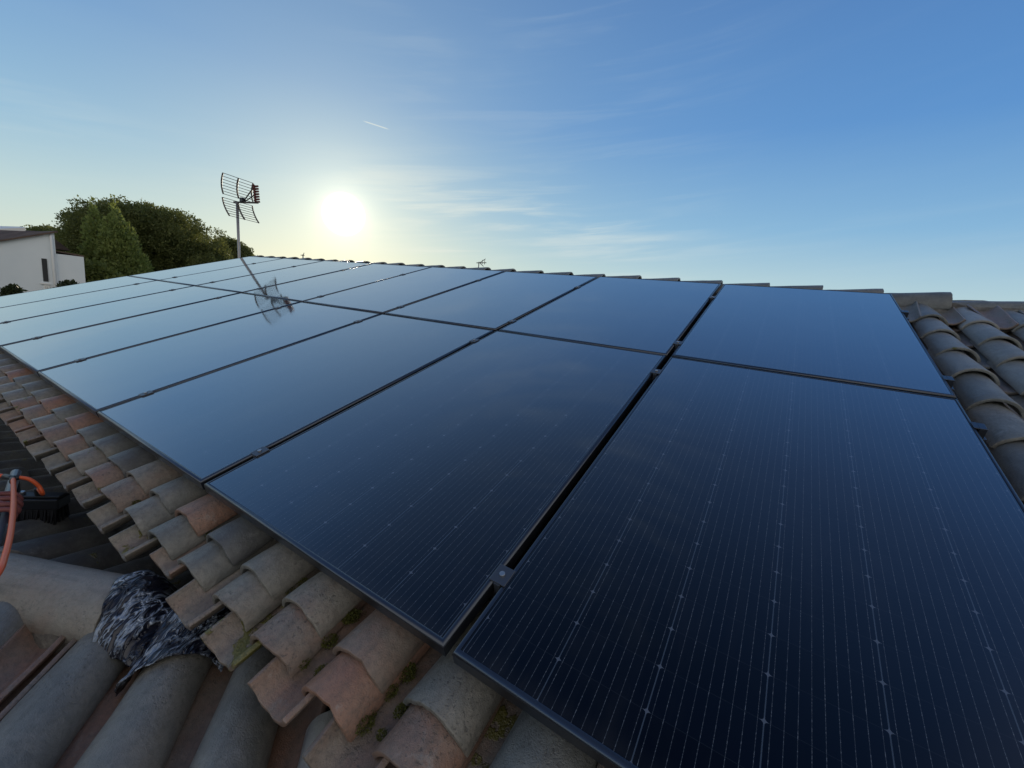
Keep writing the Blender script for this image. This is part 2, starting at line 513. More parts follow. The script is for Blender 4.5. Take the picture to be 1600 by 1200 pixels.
def flash_build(t, b):
    p = geopos(t)
    def along(vec, k):
        return t.m('MULTIPLY', t.n('ShaderNodeVectorMath', operation='DOT_PRODUCT', inputs={0: p, 1: vec}).outputs['Value'], k)
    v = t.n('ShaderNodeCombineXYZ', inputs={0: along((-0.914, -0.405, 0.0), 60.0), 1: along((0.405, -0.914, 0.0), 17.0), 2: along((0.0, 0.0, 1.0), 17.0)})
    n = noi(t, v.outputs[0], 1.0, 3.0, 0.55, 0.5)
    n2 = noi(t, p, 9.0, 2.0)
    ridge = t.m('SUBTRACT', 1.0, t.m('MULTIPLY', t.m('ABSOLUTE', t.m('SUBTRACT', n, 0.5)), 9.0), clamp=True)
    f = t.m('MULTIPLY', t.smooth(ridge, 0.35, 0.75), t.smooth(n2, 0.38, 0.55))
    t.link(t.mix(f, (0.010, 0.011, 0.022, 1), (0.40, 0.47, 0.58, 1)), b.inputs['Base Color'])  # pale streaks painted into the colour for sky reflected on the creases
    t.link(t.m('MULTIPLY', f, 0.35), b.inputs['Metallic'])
    bump(t, b, ridge, 0.8, 0.012)


FLASH = principled('crumpled_bitumen_foil', rough=0.30, spec=0.7, build=flash_build)


def wall_build(t, b):
    p = geopos(t)
    n = noi(t, p, 0.6, 5.0, 0.6)
    t.link(t.ramp(n, [(0.3, (0.68, 0.74, 0.79)), (0.7, (0.76, 0.81, 0.85))]), b.inputs['Base Color'])
    bump(t, b, noi(t, p, 30.0, 4.0), 0.2, 0.01)


RENDER_WHITE = principled('white_render', rough=0.9, spec=0.2, build=wall_build)
WINDOW_GLASS = principled('window_glass', (0.02, 0.022, 0.025), 0.05, 0.0, 0.6,
                          build=lambda t, b: bump(t, b, noi(t, geopos(t), 1.5), 0.05, 0.01))
WHITE_PAINT = principled('white_paint', (0.75, 0.75, 0.74), 0.5, build=lambda t, b: bump(t, b, noi(t, geopos(t), 60.0), 0.1, 0.002))


def far_tile_build(t, b):
    p = geopos(t)
    n = noi(t, p, 2.0, 5.0)
    t.link(t.ramp(n, [(0.3, (0.07, 0.05, 0.042)), (0.7, (0.15, 0.105, 0.085))]), b.inputs['Base Color'])
    wv = t.n('ShaderNodeTexWave', inputs={0: p, 'Scale': 1.2, 'Distortion': 1.0})
    bump(t, b, wv.outputs[1], 0.6, 0.06)


FAR_TILE = principled('far_brown_tile', rough=0.85, spec=0.3, build=far_tile_build)


def leaf_mat(name, c0, c1, trans):
    m = bpy.data.materials.new(name)
    m.use_nodes = True
    t = NT(m.node_tree)
    r = t.n('ShaderNodeNewGeometry').outputs['Random Per Island']
    n = noi(t, geopos(t), 0.55, 3.0)
    f = t.m('ADD', t.m('MULTIPLY', r, 0.6), t.m('MULTIPLY', t.smooth(n, 0.3, 0.7), 0.4))
    c = t.mix(f, (*c0, 1), (*c1, 1))
    d = t.n('ShaderNodeBsdfPrincipled', inputs={'Base Color': c, 'Roughness': 0.6, 'Specular IOR Level': 0.3})
    tr = t.n('ShaderNodeBsdfTranslucent', inputs={'Color': t.mix(0.5, c, (c1[0] * 1.6, c1[1] * 1.5, c1[2], 1))})
    mx = t.n('ShaderNodeMixShader', inputs={0: trans, 1: d.outputs[0], 2: tr.outputs[0]})
    t.n('ShaderNodeOutputMaterial', inputs={0: mx.outputs[0]})
    return m


PINE = leaf_mat('pine_needles', (0.052, 0.075, 0.026), (0.185, 0.200, 0.065), 0.36)
CYPRESS = leaf_mat('conifer_sprays', (0.105, 0.155, 0.048), (0.27, 0.30, 0.088), 0.38)
SHRUB = leaf_mat('shrub_leaves', (0.09, 0.12, 0.03), (0.24, 0.25, 0.07), 0.35)
DARK_LEAF = leaf_mat('dark_leaves', (0.02, 0.032, 0.014), (0.05, 0.065, 0.025), 0.2)


def bark_build(t, b):
    p = geopos(t)
    n = noi(t, p, 9.0, 6.0, 0.7)
    t.link(t.ramp(n, [(0.3, (0.03, 0.022, 0.016)), (0.7, (0.12, 0.09, 0.065))]), b.inputs['Base Color'])
    bump(t, b, n, 0.8, 0.05)


BARK = principled('bark', rough=0.95, spec=0.2, build=bark_build)


def ground_build(t, b):
    p = geopos(t)
    n = noi(t, p, 0.08, 8.0, 0.6)
    n2 = noi(t, p, 1.6, 6.0, 0.7)
    f = t.m('ADD', t.m('MULTIPLY', n, 0.6), t.m('MULTIPLY', n2, 0.4))
    t.link(t.ramp(f, [(0.35, (0.045, 0.060, 0.020)), (0.5, (0.10, 0.10, 0.045)), (0.65, (0.20, 0.17, 0.11))]), b.inputs['Base Color'])
    bump(t, b, n2, 0.8, 0.1)


GROUND = principled('dry_grass_ground', rough=0.95, spec=0.1, build=ground_build)
ORANGE = principled('orange_hose_rubber', (0.72, 0.12, 0.035), 0.42, build=lambda t, b: bump(t, b, noi(t, objc(t), 120.0), 0.1, 0.001))
BLACK_PLASTIC = principled('black_plastic', (0.018, 0.020, 0.024), 0.42, build=lambda t, b: bump(t, b, noi(t, objc(t), 150.0), 0.15, 0.001))
BRISTLE = principled('black_nylon_bristles', (0.012, 0.012, 0.014), 0.5, build=lambda t, b: bump(t, b, noi(t, objc(t), 300.0), 0.4, 0.002))
POLE = principled('grey_pole', (0.20, 0.22, 0.25), 0.35, 0.5, build=lambda t, b: bump(t, b, noi(t, objc(t), 100.0), 0.05, 0.001))


def skin_build(t, b):
    p = objc(t)
    n = noi(t, p, 60.0, 4.0)
    t.link(t.ramp(n, [(0.3, (0.20, 0.062, 0.058)), (0.7, (0.29, 0.10, 0.088))]), b.inputs['Base Color'])
    bump(t, b, noi(t, p, 220.0), 0.15, 0.002)
    b.inputs['Subsurface Weight'].default_value = 0.1
    b.inputs['Subsurface Radius'].default_value = (0.01, 0.004, 0.002)


SKIN = principled('reddened_skin', rough=0.5, build=skin_build)
CLOTH = principled('dark_work_jacket', (0.03, 0.035, 0.05), 0.85, build=lambda t, b: bump(t, b, noi(t, objc(t), 90.0), 0.3, 0.003))
DENIM = principled('dark_denim', (0.03, 0.04, 0.07), 0.9, build=lambda t, b: bump(t, b, noi(t, objc(t), 120.0), 0.3, 0.003))
HAIR = principled('brown_hair', (0.03, 0.02, 0.012), 0.6, build=lambda t, b: bump(t, b, noi(t, objc(t), 90.0), 0.6, 0.006))

# ------------------------------------------------------------------ ground
g = MB()
N = 24
for i in range(N + 1):
    for j in range(N + 1):
        g.v.append(((i / N - 0.5) * 5000, (j / N - 0.5) * 5000, 0.0))
for i in range(N):
    for j in range(N):
        a = i * (N + 1) + j
        g.f.append((a, a + N + 1, a + N + 2, a + 1))
link('ground', g.mesh('ground'), GROUND, kind='structure')

# ------------------------------------------------------------------ the tiled house
house = empty('tiled_house', Matrix.Identity(4), label='house under the solar panels with weathered clay barrel tile roofs', cat='house')

RU0, RU1 = -8.62, 2.6            # roof extent along the ridge
RIDGE_V = 3.62
deck = MB()
deck.box((RU0, -0.06, -0.30), (RU1, RIDGE_V, -0.20), M)
main_roof = link('main_roof', deck.mesh('main_roof'), DECK, house)
rs = MB()
rp = RW(0, RIDGE_V, -0.20)
back = Matrix.Translation((0, rp.y, rp.z)) @ Matrix.Rotation(-PITCH, 4, 'X')
rs.box((RU0, 0.06, -0.14), (RU1, 5.2, 0.02), back)
link('rear_roof', rs.mesh('rear_roof'), FAR_TILE, house)

wl = MB()
ya, yb = RW(0, 0.16, 0).y, rp.y + 4.7
wl.box((RU0 + 0.12, ya, 0.0), (RU1 - 0.1, yb, 3.2))
wall = link('wall', wl.mesh('wall'), RENDER_WHITE, house)
for ux in (RU0 + 0.12, RU1 - 0.35):    # gable ends
    gb = MB()
    vs = []
    for x in (ux, ux + 0.25):
        vs += [(x, ya, 3.201), (x, yb, 3.201), (x, yb, 3.32), (x, rp.y, rp.z - 0.16), (x, ya, 3.32)]
    gb.add(vs, [(0, 1, 2, 3, 4), (9, 8, 7, 6, 5)] + [(i, (i + 1) % 5, 5 + (i + 1) % 5, 5 + i) for i in range(5)])
    link('gable', gb.mesh('gable'), RENDER_WHITE, house)


def tile_mesh(name, L, w0, w1, h0, h1, th, seed, pan=False, nseg=16, nlen=8):
    """barrel tile; lower end (y=0) w0 wide and h0 high, upper end (y=L) w1, h1.  Cover: crest up; pan: trough."""
    r = random.Random(seed)
    off = Vector((r.uniform(-50, 50), r.uniform(-50, 50), r.uniform(-50, 50)))
    skew = r.uniform(-0.006, 0.006)
    outer, inner = [], []
    chips = [(r.uniform(0, nseg), r.uniform(0.8, 1.8), r.choice((0.001, 0.0015, 0.002, 0.003, 0.0055))) for _ in range(r.choice((1, 2, 2, 3)))]
    for j in range(nlen + 1):
        s = j / nlen
        wd, h = w0 + (w1 - w0) * s, h0 + (h1 - h0) * s
        R = (wd * wd / 4 + h * h) / (2 * h)
        a = math.asin(min(1.0, wd / 2 / R))
        if h > R:
            a = pi - a
        ro, ri = [], []
        for i in range(nseg + 1):
            q = -a + 2 * a * i / nseg
            for rad, lst in ((R, ro), (R - th, ri)):
                p = Vector((rad * sin(q), s * L, h - R + rad * cos(q)))
                if pan:
                    p.z = -p.z
                p.x += skew * (s - 0.5) * 2
                d = mnoise.noise_vector(p * 9 + off) * 0.0030 + mnoise.noise_vector(p * 30 + off) * 0.0009
                if j == 0:
                    d.y += sum(dep * max(0.0, 1 - abs(i - c0) / wd_) for c0, wd_, dep in chips)
                if j == 0 or j == nlen:
                    d.y += mnoise.noise(Vector((p.x * 40, j, 0)) + off) * 0.004
                lst.append(p + d)
        outer.append(ro)
        inner.append(ri)
    vs = [p for r_ in outer for p in r_] + [p for r_ in inner for p in r_]
    n1 = nseg + 1
    base = n1 * (nlen + 1)
    fs = []
    for j in range(nlen):
        for i in range(nseg):
            a = j * n1 + i
            fs.append((a, a + 1, a + n1 + 1, a + n1))
            fs.append((base + a, base + a + n1, base + a + n1 + 1, base + a + 1))
    for i in range(nseg):
        fs.append((i, base + i, base + i + 1, i + 1))
        a = nlen * n1 + i
        fs.append((a, a + 1, base + a + 1, base + a))
    for j in range(nlen):
        for i in (0, nseg):
            a = j * n1 + i
            fs.append((a, a + n1, base + a + n1, base + a))
    mb = MB()
    mb.add(vs, fs)
    me = mb.mesh(name, smooth=True, bevel=0.0022, seg=2)
    me.materials.append(CLAY)
    for p in me.polygons:
        p.use_smooth = True
    return me


COVER = [tile_mesh('cover_tile', 0.44, 0.172, 0.140, 0.066, 0.054, 0.013, s) for s in range(6)]
PAN = [tile_mesh('pan_tile', 0.46, 0.150, 0.190, 0.052, 0.064, 0.013, 20 + s, pan=True) for s in range(5)]
LOW_COVER = [tile_mesh('cover_tile', 0.60, 0.168, 0.142, 0.078, 0.066, 0.014, 40 + s, nlen=10) for s in range(4)]
RIDGE = [tile_mesh('ridge_tile', 0.42, 0.215, 0.180, 0.090, 0.076, 0.015, 60 + s) for s in range(4)]

tr = random.Random(11)


def jit(a=0.006, r=0.02):
    return Matrix.Translation((tr.uniform(-a, a), tr.uniform(-a, a), tr.uniform(-0.002, 0.003))) @ Euler((tr.uniform(-r, r) * 0.5, tr.uniform(-r, r), tr.uniform(-r, r))).to_matrix().to_4x4()


def put(name, meshes, frame, parent, tone, moss=0.0, crust=0.0, **kw):
    o = bpy.data.objects.new(name, tr.choice(meshes))
    COL.objects.link(o)
    o.parent = parent
    o.matrix_local = frame
    o['tone'] = float(tone)
    o['moss'] = float(moss)
    o['crust'] = float(crust)
    return tag(o, **kw)


TILT_C = Matrix.Rotation(-0.045, 4, 'X')        # a cover rides on the one below
COLW = 0.2145
# measured tones of the foreground tiles, keyed by (row, column counted leftwards from u = -1.2)
ROW0 = {0: (0.92, 0.0), 1: (0.66, 0.0), 2: (0.42, 0.25), 3: (0.30, 0.0), 4: (0.26, 0.0), 5: (0.34, 0.0), 6: (0.66, 0.0)}
ROW1 = {-1: (0.34, 0.15), 0: (0.70, 0.0), 1: (0.44, 0.1), 2: (0.34, 0.0), 3: (0.06, 0.0), 4: (0.80, 0.0), 5: (0.22, 0.0), 6: (0.48, 0.0), 7: (0.10, 0.0), 8: (0.14, 0.0)}
PANT = {-1: (0.66, 0.1), 0: (0.72, 0.3), 1: (0.56, 0.95), 2: (0.54, 0.0), 3: (0.62, 0.0), 4: (0.42, 0.6), 5: (0.44, 0.3), 6: (0.46, 0.3)}
for j in range(-2, 22):
    u = -1.245 - COLW * j
    t0, m0 = ROW0.get(j, (tr.choice((0.3, 0.4, 0.5, 0.62, 0.7)), tr.choice((0, 0, 0.3, 0.6))))
    put('cover_tile', COVER, M @ Matrix.Translation((u, -0.165, -0.146)) @ jit() @ TILT_C, main_roof, t0, m0)
    t1, m1 = ROW1.get(j, (tr.choice((0.25, 0.4, 0.55, 0.7, 0.85)), tr.choice((0, 0, 0.3))))
    put('cover_tile', COVER, M @ Matrix.Translation((u, -0.078, -0.128)) @ jit() @ TILT_C, main_roof, t1, m1)
    t2, m2 = PANT.get(j, (tr.choice((0.4, 0.5, 0.62, 0.8)), tr.choice((0, 0.3, 0.7))))
    put('pan_tile', PAN, M @ Matrix.Translation((u - COLW / 2, (-0.185 if j == 3 else -0.228) + tr.uniform(-0.012, 0.012), -0.118)) @ jit(0.008) @ Matrix.Rotation(-0.03, 4, 'X'), main_roof, t2, m2)

# right of the panels
RC = 0.185
for c in range(4):
    u = RC + COLW * 1.03 * c
    n = 0
    v = 3.17 - 0.05 * (c % 2)
    while v > -0.9:
        if c < 3 or v > 1.6:
            put('cover_tile', COVER, M @ Matrix.Translation((u, v, -0.128)) @ jit(0.006, 0.03) @ TILT_C, main_roof, tr.choice((0.12, 0.16, 0.2, 0.24, 0.28)) + (0.25 if tr.random() < 0.12 else 0), tr.choice((0, 0, 0.35)), tr.choice((0.1, 0.25, 0.4)))
            put('pan_tile', PAN, M @ Matrix.Translation((u - COLW / 2, v + 0.05, -0.112)) @ jit(0.006) @ Matrix.Rotation(-0.04, 4, 'X'), main_roof, tr.choice((0.45, 0.6, 0.7)), 0.1)
        n += 1
        v -= 0.315


def joined(name, items, parent):
    """tiles that no one sees one by one: one mesh"""
    mb = MB()
    for me, mw in items:
        mb.add([mw @ v.co for v in me.vertices], [tuple(p.vertices) for p in me.polygons])
    me = mb.mesh(name, smooth=True)
    o = link(name, me, CLAY, parent, kind='stuff')
    o['mixed'] = 0.7
    o['tone'] = 0.15
    return o


rest = []
for c in range(4, 11):
    for i in range(14):
        rest.append((COVER[i % 6], M @ Matrix.Translation((RC + COLW * 1.03 * c, 3.17 - 0.315 * i, -0.128)) @ jit() @ TILT_C))
        rest.append((PAN[i % 5], M @ Matrix.Translation((RC + COLW * 1.03 * c - COLW / 2, 3.22 - 0.315 * i, -0.112)) @ jit()))
for i in range(5, 14):
    rest.append((COVER[i % 6], M @ Matrix.Translation((RC + COLW * 1.03 * 3, 3.12 - 0.315 * i, -0.128)) @ jit() @ TILT_C))
    rest.append((PAN[i % 5], M @ Matrix.Translation((RC + COLW * 1.03 * 2.5, 3.17 - 0.315 * i, -0.112)) @ jit()))
for i in range(12):
    rest.append((COVER[i % 6], M @ Matrix.Translation((RU0 + 0.07, 3.15 - 0.315 * i, -0.140)) @ TILT_C))
for j in range(22, 35):
    u = -1.2 - COLW * j
    rest.append((COVER[j % 6], M @ Matrix.Translation((u, -0.165, -0.146)) @ jit() @ TILT_C))
    rest.append((COVER[(j + 3) % 6], M @ Matrix.Translation((u, -0.078, -0.128)) @ jit() @ TILT_C))
    rest.append((PAN[j % 5], M @ Matrix.Translation((u - COLW / 2, -0.225, -0.118)) @ jit()))
for j in range(3, 6):
    u = -1.2 + COLW * j
    rest.append((COVER[j % 6], M @ Matrix.Translation((u, -0.165, -0.146)) @ jit() @ TILT_C))
    rest.append((COVER[(j + 3) % 6], M @ Matrix.Translation((u, -0.078, -0.128)) @ jit() @ TILT_C))
    rest.append((PAN[j % 5], M @ Matrix.Translation((u - COLW / 2, -0.225, -0.118)) @ jit()))
joined('outlying_tiles', rest, main_roof)

# ridge: tiles lie along u, each wide end (right) over the narrow end of the next
AXIS = Matrix.Rotation(radians(90), 4, 'Z')      # tile's +y (narrow end) points to -u
u = 0.70
k = 0
while u > RU0:
    drop = 0.030 if k == 0 else 0.0
    put('ridge_tile', RIDGE, M @ Matrix.Translation((u, RIDGE_V, -0.110 - drop)) @ jit(0.003, 0.012) @ AXIS @ Matrix.Rotation(-0.05, 4, 'X'), main_roof, tr.choice((0.16, 0.22, 0.28, 0.34)), 0.1)
    u -= 0.355
    k += 1
u = 1.06
while u < RU1:
    put('ridge_tile', RIDGE, M @ Matrix.Translation((u, RIDGE_V, -0.205)) @ jit(0.003, 0.012) @ AXIS @ Matrix.Rotation(-0.05, 4, 'X'), main_roof, tr.choice((0.3, 0.4, 0.5)), 0.2)
    u += 0.355
mo = MB()                                          # lumpy mortar bed under the ridge
NM = 120
for i in range(NM + 1):
    uu = RU0 + 0.02 + (RU1 - RU0 - 0.04) * i / NM
    for q, (dv, dw) in enumerate(((-0.13, -0.21), (-0.115, -0.135), (-0.07, -0.085), (0.07, -0.085), (0.12, -0.16), (0.13, -0.22))):
        nn = mnoise.noise_vector(Vector((uu * 7, q * 2.0, 0.3))) * 0.016
        mo.v.append(tuple(RW(uu, RIDGE_V + dv + nn.y, dw + nn.z - (0.05 if uu > 0.72 else 0))))
for i in range(NM):
    for q in range(5):
        a = i * 6 + q
        mo.f.append((a, a + 1, a + 7, a + 6))
link('ridge_mortar', mo.mesh('ridge_mortar', smooth=True), MORTAR, main_roof)
# broken bits of pan tile closing the columns under the ridge
for c in range(4):
    uu = RC + COLW * 1.03 * (c - 0.5)
    put('pan_tile', PAN, M @ Matrix.Translation((uu, 3.17, -0.085)) @ jit(0.01, 0.08) @ Matrix.Scale(0.8, 4), main_roof, tr.choice((0.4, 0.55, 0.65)), 0.4)

# ---- the low roof in front of the eave
AZ = radians(46)
T2 = Vector((-sin(AZ), cos(AZ), 0))
N2 = Vector((cos(AZ), sin(AZ), 0))


def LOW(n, t, z, rise=0.05):
    """frame on the low roof: x across, y up the tiles"""
    y = (T2 + Vector((0, 0, rise))).normalized()
    z_ = N2.cross(y).normalized()
    o = N2 * n + T2 * t + Vector((0, 0, Z0 + z))
    return Matrix(((N2.x, y.x, z_.x, o.x), (N2.y, y.y, z_.y, o.y), (N2.z, y.z, z_.z, o.z), (0, 0, 0, 1)))


ld = MB()
ld.box((-0.75, -2.2, -0.16), (3.0, 1.24, -0.115), LOW(-1.50, 0.0, -0.335))
low_roof = link('low_roof', ld.mesh('low_roof'), DECK, house)
lw = MB()
lw.box((-0.60, -2.0, -3.30), (2.9, 0.75, -0.17), LOW(-1.50, 0.0, -0.335, 0.0))
link('low_wall', lw.mesh('low_wall'), RENDER_WHITE, house)
LT = {0: (0.34, 0.0), 1: (0.24, 0.0), 2: (0.14, 0.0), 3: (0.2, 0.0), -1: (0.26, 0.05), -2: (0.42, 0.0), -3: (0.3, 0.1)}
for k in range(-7, 4):
    n = -1.352 - 0.2065 * k - (0.085 if k >= 2 else 0.0)
    top = min(1.30, (-0.28 - 0.719 * n) / 0.695 + 0.36)
    if k >= 1:
        top = 1.275 - 0.406 * (n + 1.559) + 0.01
    for r in range(3):
        t0 = top - 0.60 - r * 0.50
        tone, moss = LT.get(k, (tr.choice((0.1, 0.2, 0.3)), 0.1))
        tone = tone if r == 0 else tr.choice((0.05, 0.12, 0.2))
        zc = -0.408 + 0.05 * t0 - 0.012 * (r > 0)
        put('cover_tile', LOW_COVER, LOW(n, t0, zc + 0.012) @ jit(0.004, 0.012) @ Matrix.Rotation(-0.012, 4, 'X'), low_roof, tone, moss, 0.85 if (k == -2 and r == 0) else 0.15)
        put('pan_tile', PAN, LOW(n + 0.103, t0 + 0.12, zc + 0.038) @ jit(0.006) @ Matrix.Diagonal((1, 1.15, 1, 1)), low_roof, tr.choice((0.62, 0.7, 0.78)), 0.0)

put('pan_tile', PAN, LOW(-1.704, 0.98, -0.318, 0.03) @ Matrix.Diagonal((0.92, 0.86, 1, 1)), low_roof, 0.66, 0.0)

# hip/ridge run of the low roof
RD = Vector((-0.914, -0.405, 0)).normalized()
RE = Vector((-2.012, -0.207, 0))
for k in range(4):
    y = RD
    x = Vector((-y.y, y.x, 0)) * -1
    o = RE + RD * (0.50 * k) + Vector((0, 0, Z0 - 0.325 - 0.006 * k))
    fr = Matrix(((x.x, y.x, 0, o.x), (x.y, y.y, 0, o.y), (0, 0, 1, o.z), (0, 0, 0, 1)))
    me = tile_mesh('ridge_tile', 0.54, 0.200, 0.186, 0.112, 0.102, 0.016, 90 + k, nlen=12)
    put('ridge_tile', [me], fr @ Matrix.Rotation(-0.01, 4, 'X'), low_roof, (0.50, 0.42, 0.4, 0.3)[k], 0.15, 0.25)
mb = MB()
for i in range(41):
    s = -0.02 + 2.0 * i / 40
    for q, (dx, dz) in enumerate(((0.115, -0.44), (0.108, -0.35), (0.080, -0.275), (-0.080, -0.275), (-0.110, -0.345), (-0.13, -0.44))):
        nn = mnoise.noise_vector(Vector((s * 8, q * 2.0, 4.3))) * 0.014
        p = RE + RD * s + Vector((RD.y, -RD.x, 0)) * -dx + Vector((0, 0, Z0 + dz)) + nn
        mb.v.append(tuple(p))
for i in range(40):
    for q in range(5):
        a = i * 6 + q
        mb.f.append((a, a + 1, a + 7, a + 6))
link('ridge_mortar', mb.mesh('ridge_mortar', smooth=True), MORTAR, low_roof)

# far side of the low roof, running down to the gutter under the main eave
FA = radians(14)
FY = Vector((sin(FA) * 1, -cos(FA), 0))            # uphill, towards the ridge run
FY = Vector((FY.x, FY.y, math.tan(radians(13)))).normalized()
FX = FY.cross(Vector((0, 0, 1))).normalized()
FZ = FX.cross(FY).normalized()


def FAR(s, t, h):
    o = RE + Vector((0, 0, Z0 - 0.36)) + FX * s + FY * t + FZ * h
    return Matrix(((FX.x, FY.x, FZ.x, o.x), (FX.y, FY.y, FZ.y, o.y), (FX.z, FY.z, FZ.z, o.z), (0, 0, 0, 1)))


fd = MB()
fd.box((-0.30, -1.9, -0.16), (4.2, 0.10, -0.10), FAR(0, 0, 0))
link('valley_deck', fd.mesh('valley_deck'), DECK, low_roof)
for k in range(19):
    s = -0.02 + 0.205 * k
    edge = FY.dot(RD) * s / FX.dot(RD)              # where the ridge run crosses this column
    for r in range(4):
        t0 = edge - 0.50 - 0.36 * r
        put('cover_tile', COVER, FAR(s, t0, -0.045) @ jit() @ Matrix.Rotation(-0.03, 4, 'X') @ Matrix.Diagonal((1, 1.1, 1, 1)), low_roof, tr.choice((0.02, 0.05, 0.1)), tr.choice((0.2, 0.5, 0.6)))
        put('pan_tile', PAN, FAR(s - 0.1, t0 + 0.05, -0.03) @ jit(), low_roof, tr.choice((0.1, 0.3, 0.5)), 0.3)

# ------------------------------------------------------------------ crumpled flashing over the end of the ridge run
fl = MB()
NI, NJ = 46, 60
SIDE = Vector((-RD.y, RD.x, 0)) * 1.0               # points to the near side
if SIDE.y > 0:
    SIDE = -SIDE
NEARS = SIDE
for i in range(NI + 1):
    for j in range(NJ + 1):
        q = radians(-80 + 148 * j / NJ)             # positive = near side
        s = -0.16 + 0.205 * i / NI - 0.09 * max(0.0, sin(q))   # along the ridge run, negative = past its end
        fall = max(0.0, -s)
        R1 = 0.116 - 0.045 * (fall / 0.15) ** 1.5
        hh = 0.122 - 0.09 * (fall / 0.15) ** 1.6
        p = RE + RD * s + NEARS * (sin(q) * R1 + (0.05 * fall / 0.15)) + Vector((0, 0, Z0 - 0.332 + max(cos(q), -0.28) * hh))
        cr_ = Vector((p.dot(RD) * 34, p.dot(NEARS) * 9, p.z * 9))
        d = abs(mnoise.noise(cr_)) * 0.020 + abs(mnoise.noise(cr_ * 2.1 + Vector((3, 1, 2)))) * 0.008 + mnoise.noise(p * 11) * 0.006
        nrm = (NEARS * sin(q) + Vector((0, 0, 1)) * max(cos(q), 0.1)).normalized()
        fl.v.append(tuple(p + nrm * (d + 0.004)))
for i in range(NI):
    for j in range(NJ):
        a = i * (NJ + 1) + j
        fl.f.append((a, a + 1, a + NJ + 2, a + NJ + 1))
b0 = len(fl.v)
NI, NJ = 26, 44                                      # second piece, wrapped over the head of the next tile column
for i in range(NI + 1):
    t = 1.085 + 0.17 * i / NI
    for j in range(NJ + 1):
        q = radians(-88 + 160 * j / NJ)
        lift = 0.03 * max(0.0, (i / NI) - 0.3)
        p = N2 * (-1.352 + sin(q) * 0.104) + T2 * (t + 0.02 * sin(q * 2)) + Vector((0, 0, Z0 - 0.362 + 0.05 * (t - 1.0) + max(cos(q), -0.25) * (0.092 + lift)))
        d = mnoise.noise(p * 24 + Vector((5, 5, 5))) * 0.010 + abs(mnoise.noise(Vector((p.x * 40, p.y * 18, p.z * 30)))) * 0.010
        nrm = (N2 * sin(q) + Vector((0, 0, 1)) * max(cos(q), 0.1)).normalized()
        fl.v.append(tuple(p + nrm * (d + 0.005)))
for i in range(NI):
    for j in range(NJ):
        a = b0 + i * (NJ + 1) + j
        fl.f.append((a, a + 1, a + NJ + 2, a + NJ + 1))
fo = link('roof_flashing', fl.mesh('roof_flashing', smooth=True), FLASH, label='crumpled black foil flashing wrapped over the end of the low ridge tiles', cat='flashing')
so = fo.modifiers.new('Solidify', 'SOLIDIFY')
so.thickness = 0.003

# ------------------------------------------------------------------ moss in the joints of the eave
mc = []
rm = random.Random(21)
for j in range(-3, 12):
    uc = -1.245 - COLW * j - COLW / 2
    dens = {0: 7, -1: 8, 1: 5}.get(j, 2)
    for q in range(dens):
        v_ = rm.uniform(-0.15, 0.02)
        side_ = rm.choice((-1, 1)) * rm.uniform(0.018, 0.034)
        c_ = RW(uc + side_, v_, -0.150 + rm.uniform(0, 0.012))
        ra = rm.uniform(0.008, 0.016)
        mc.append(((c_.x, c_.y, c_.z), (ra, ra * 1.3, ra * 0.8)))
MOSS = leaf_mat('moss_cushion', (0.045, 0.055, 0.012), (0.13, 0.13, 0.028), 0.15)
link('moss', leaves(mc, 16000, 0.0036, 33, 0.6), MOSS, label='green moss cushions growing between the eave tiles below the panels', cat='moss', kind='stuff')

# ------------------------------------------------------------------ solar panels
TH = 0.035
LIP = 0.012
fm = MB()
for lo, hi in (((0, 0), (PW, LIP)), ((0, PL - LIP), (PW, PL)), ((0, LIP), (LIP, PL - LIP)), ((PW - LIP, LIP), (PW, PL - LIP))):
    fm.box((lo[0], lo[1], -TH), (hi[0], hi[1], 0.0))
frame_me = bpy.data.meshes.new('frame')
bm = bmesh.new()
ring = []
for (x0, y0, x1, y1) in ((0, 0, PW, PL), (LIP, LIP, PW - LIP, PL - LIP)):
    ring.append([[bm.verts.new((x, y, z)) for x, y in ((x0, y0), (x1, y0), (x1, y1), (x0, y1))] for z in (-TH, 0.0)])
for k in range(4):
    a, b_ = k, (k + 1) % 4
    bm.faces.new((ring[0][0][a], ring[0][0][b_], ring[0][1][b_], ring[0][1][a]))
    bm.faces.new((ring[1][0][b_], ring[1][0][a], ring[1][1][a], ring[1][1][b_]))
    bm.faces.new((ring[0][1][a], ring[0][1][b_], ring[1][1][b_], ring[1][1][a]))
    bm.faces.new((ring[0][0][b_], ring[0][0][a], ring[1][0][a], ring[1][0][b_]))
bmesh.ops.recalc_face_normals(bm, faces=bm.faces)
outer = [e for e in bm.edges if all((abs(v.co.z) < 1e-6 and (v.co.x in (0, PW) or abs(v.co.x - PW) < 1e-5 or v.co.y == 0 or abs(v.co.y - PL) < 1e-5)) for v in e.verts)]
bmesh.ops.bevel(bm, geom=outer, offset=0.008, segments=5, profile=0.5, affect='EDGES')
for f in bm.faces:
    f.smooth = False
bm.to_mesh(frame_me)
bm.free()
for p in frame_me.polygons:
    p.use_smooth = p.area < 0.008
gm = MB()
gm.box((LIP + 0.0004, LIP + 0.0004, -0.008), (PW - LIP - 0.0004, PL - LIP - 0.0004, -0.0014))
glass_me = gm.mesh('glass')
bk = MB()
bk.box((LIP + 0.002, LIP + 0.002, -0.012), (PW - LIP - 0.002, PL - LIP - 0.002, -0.0085))
back_me = bk.mesh('backsheet')
cm = MB()
cm.box((-0.021, -0.024, 0.0008), (0.021, 0.024, 0.0048))
cm.box((-0.0085, -0.026, -0.030), (0.0085, 0.026, 0.0008))
clamp_me = cm.mesh('clamp', bevel=0.0012)
bo = MB()
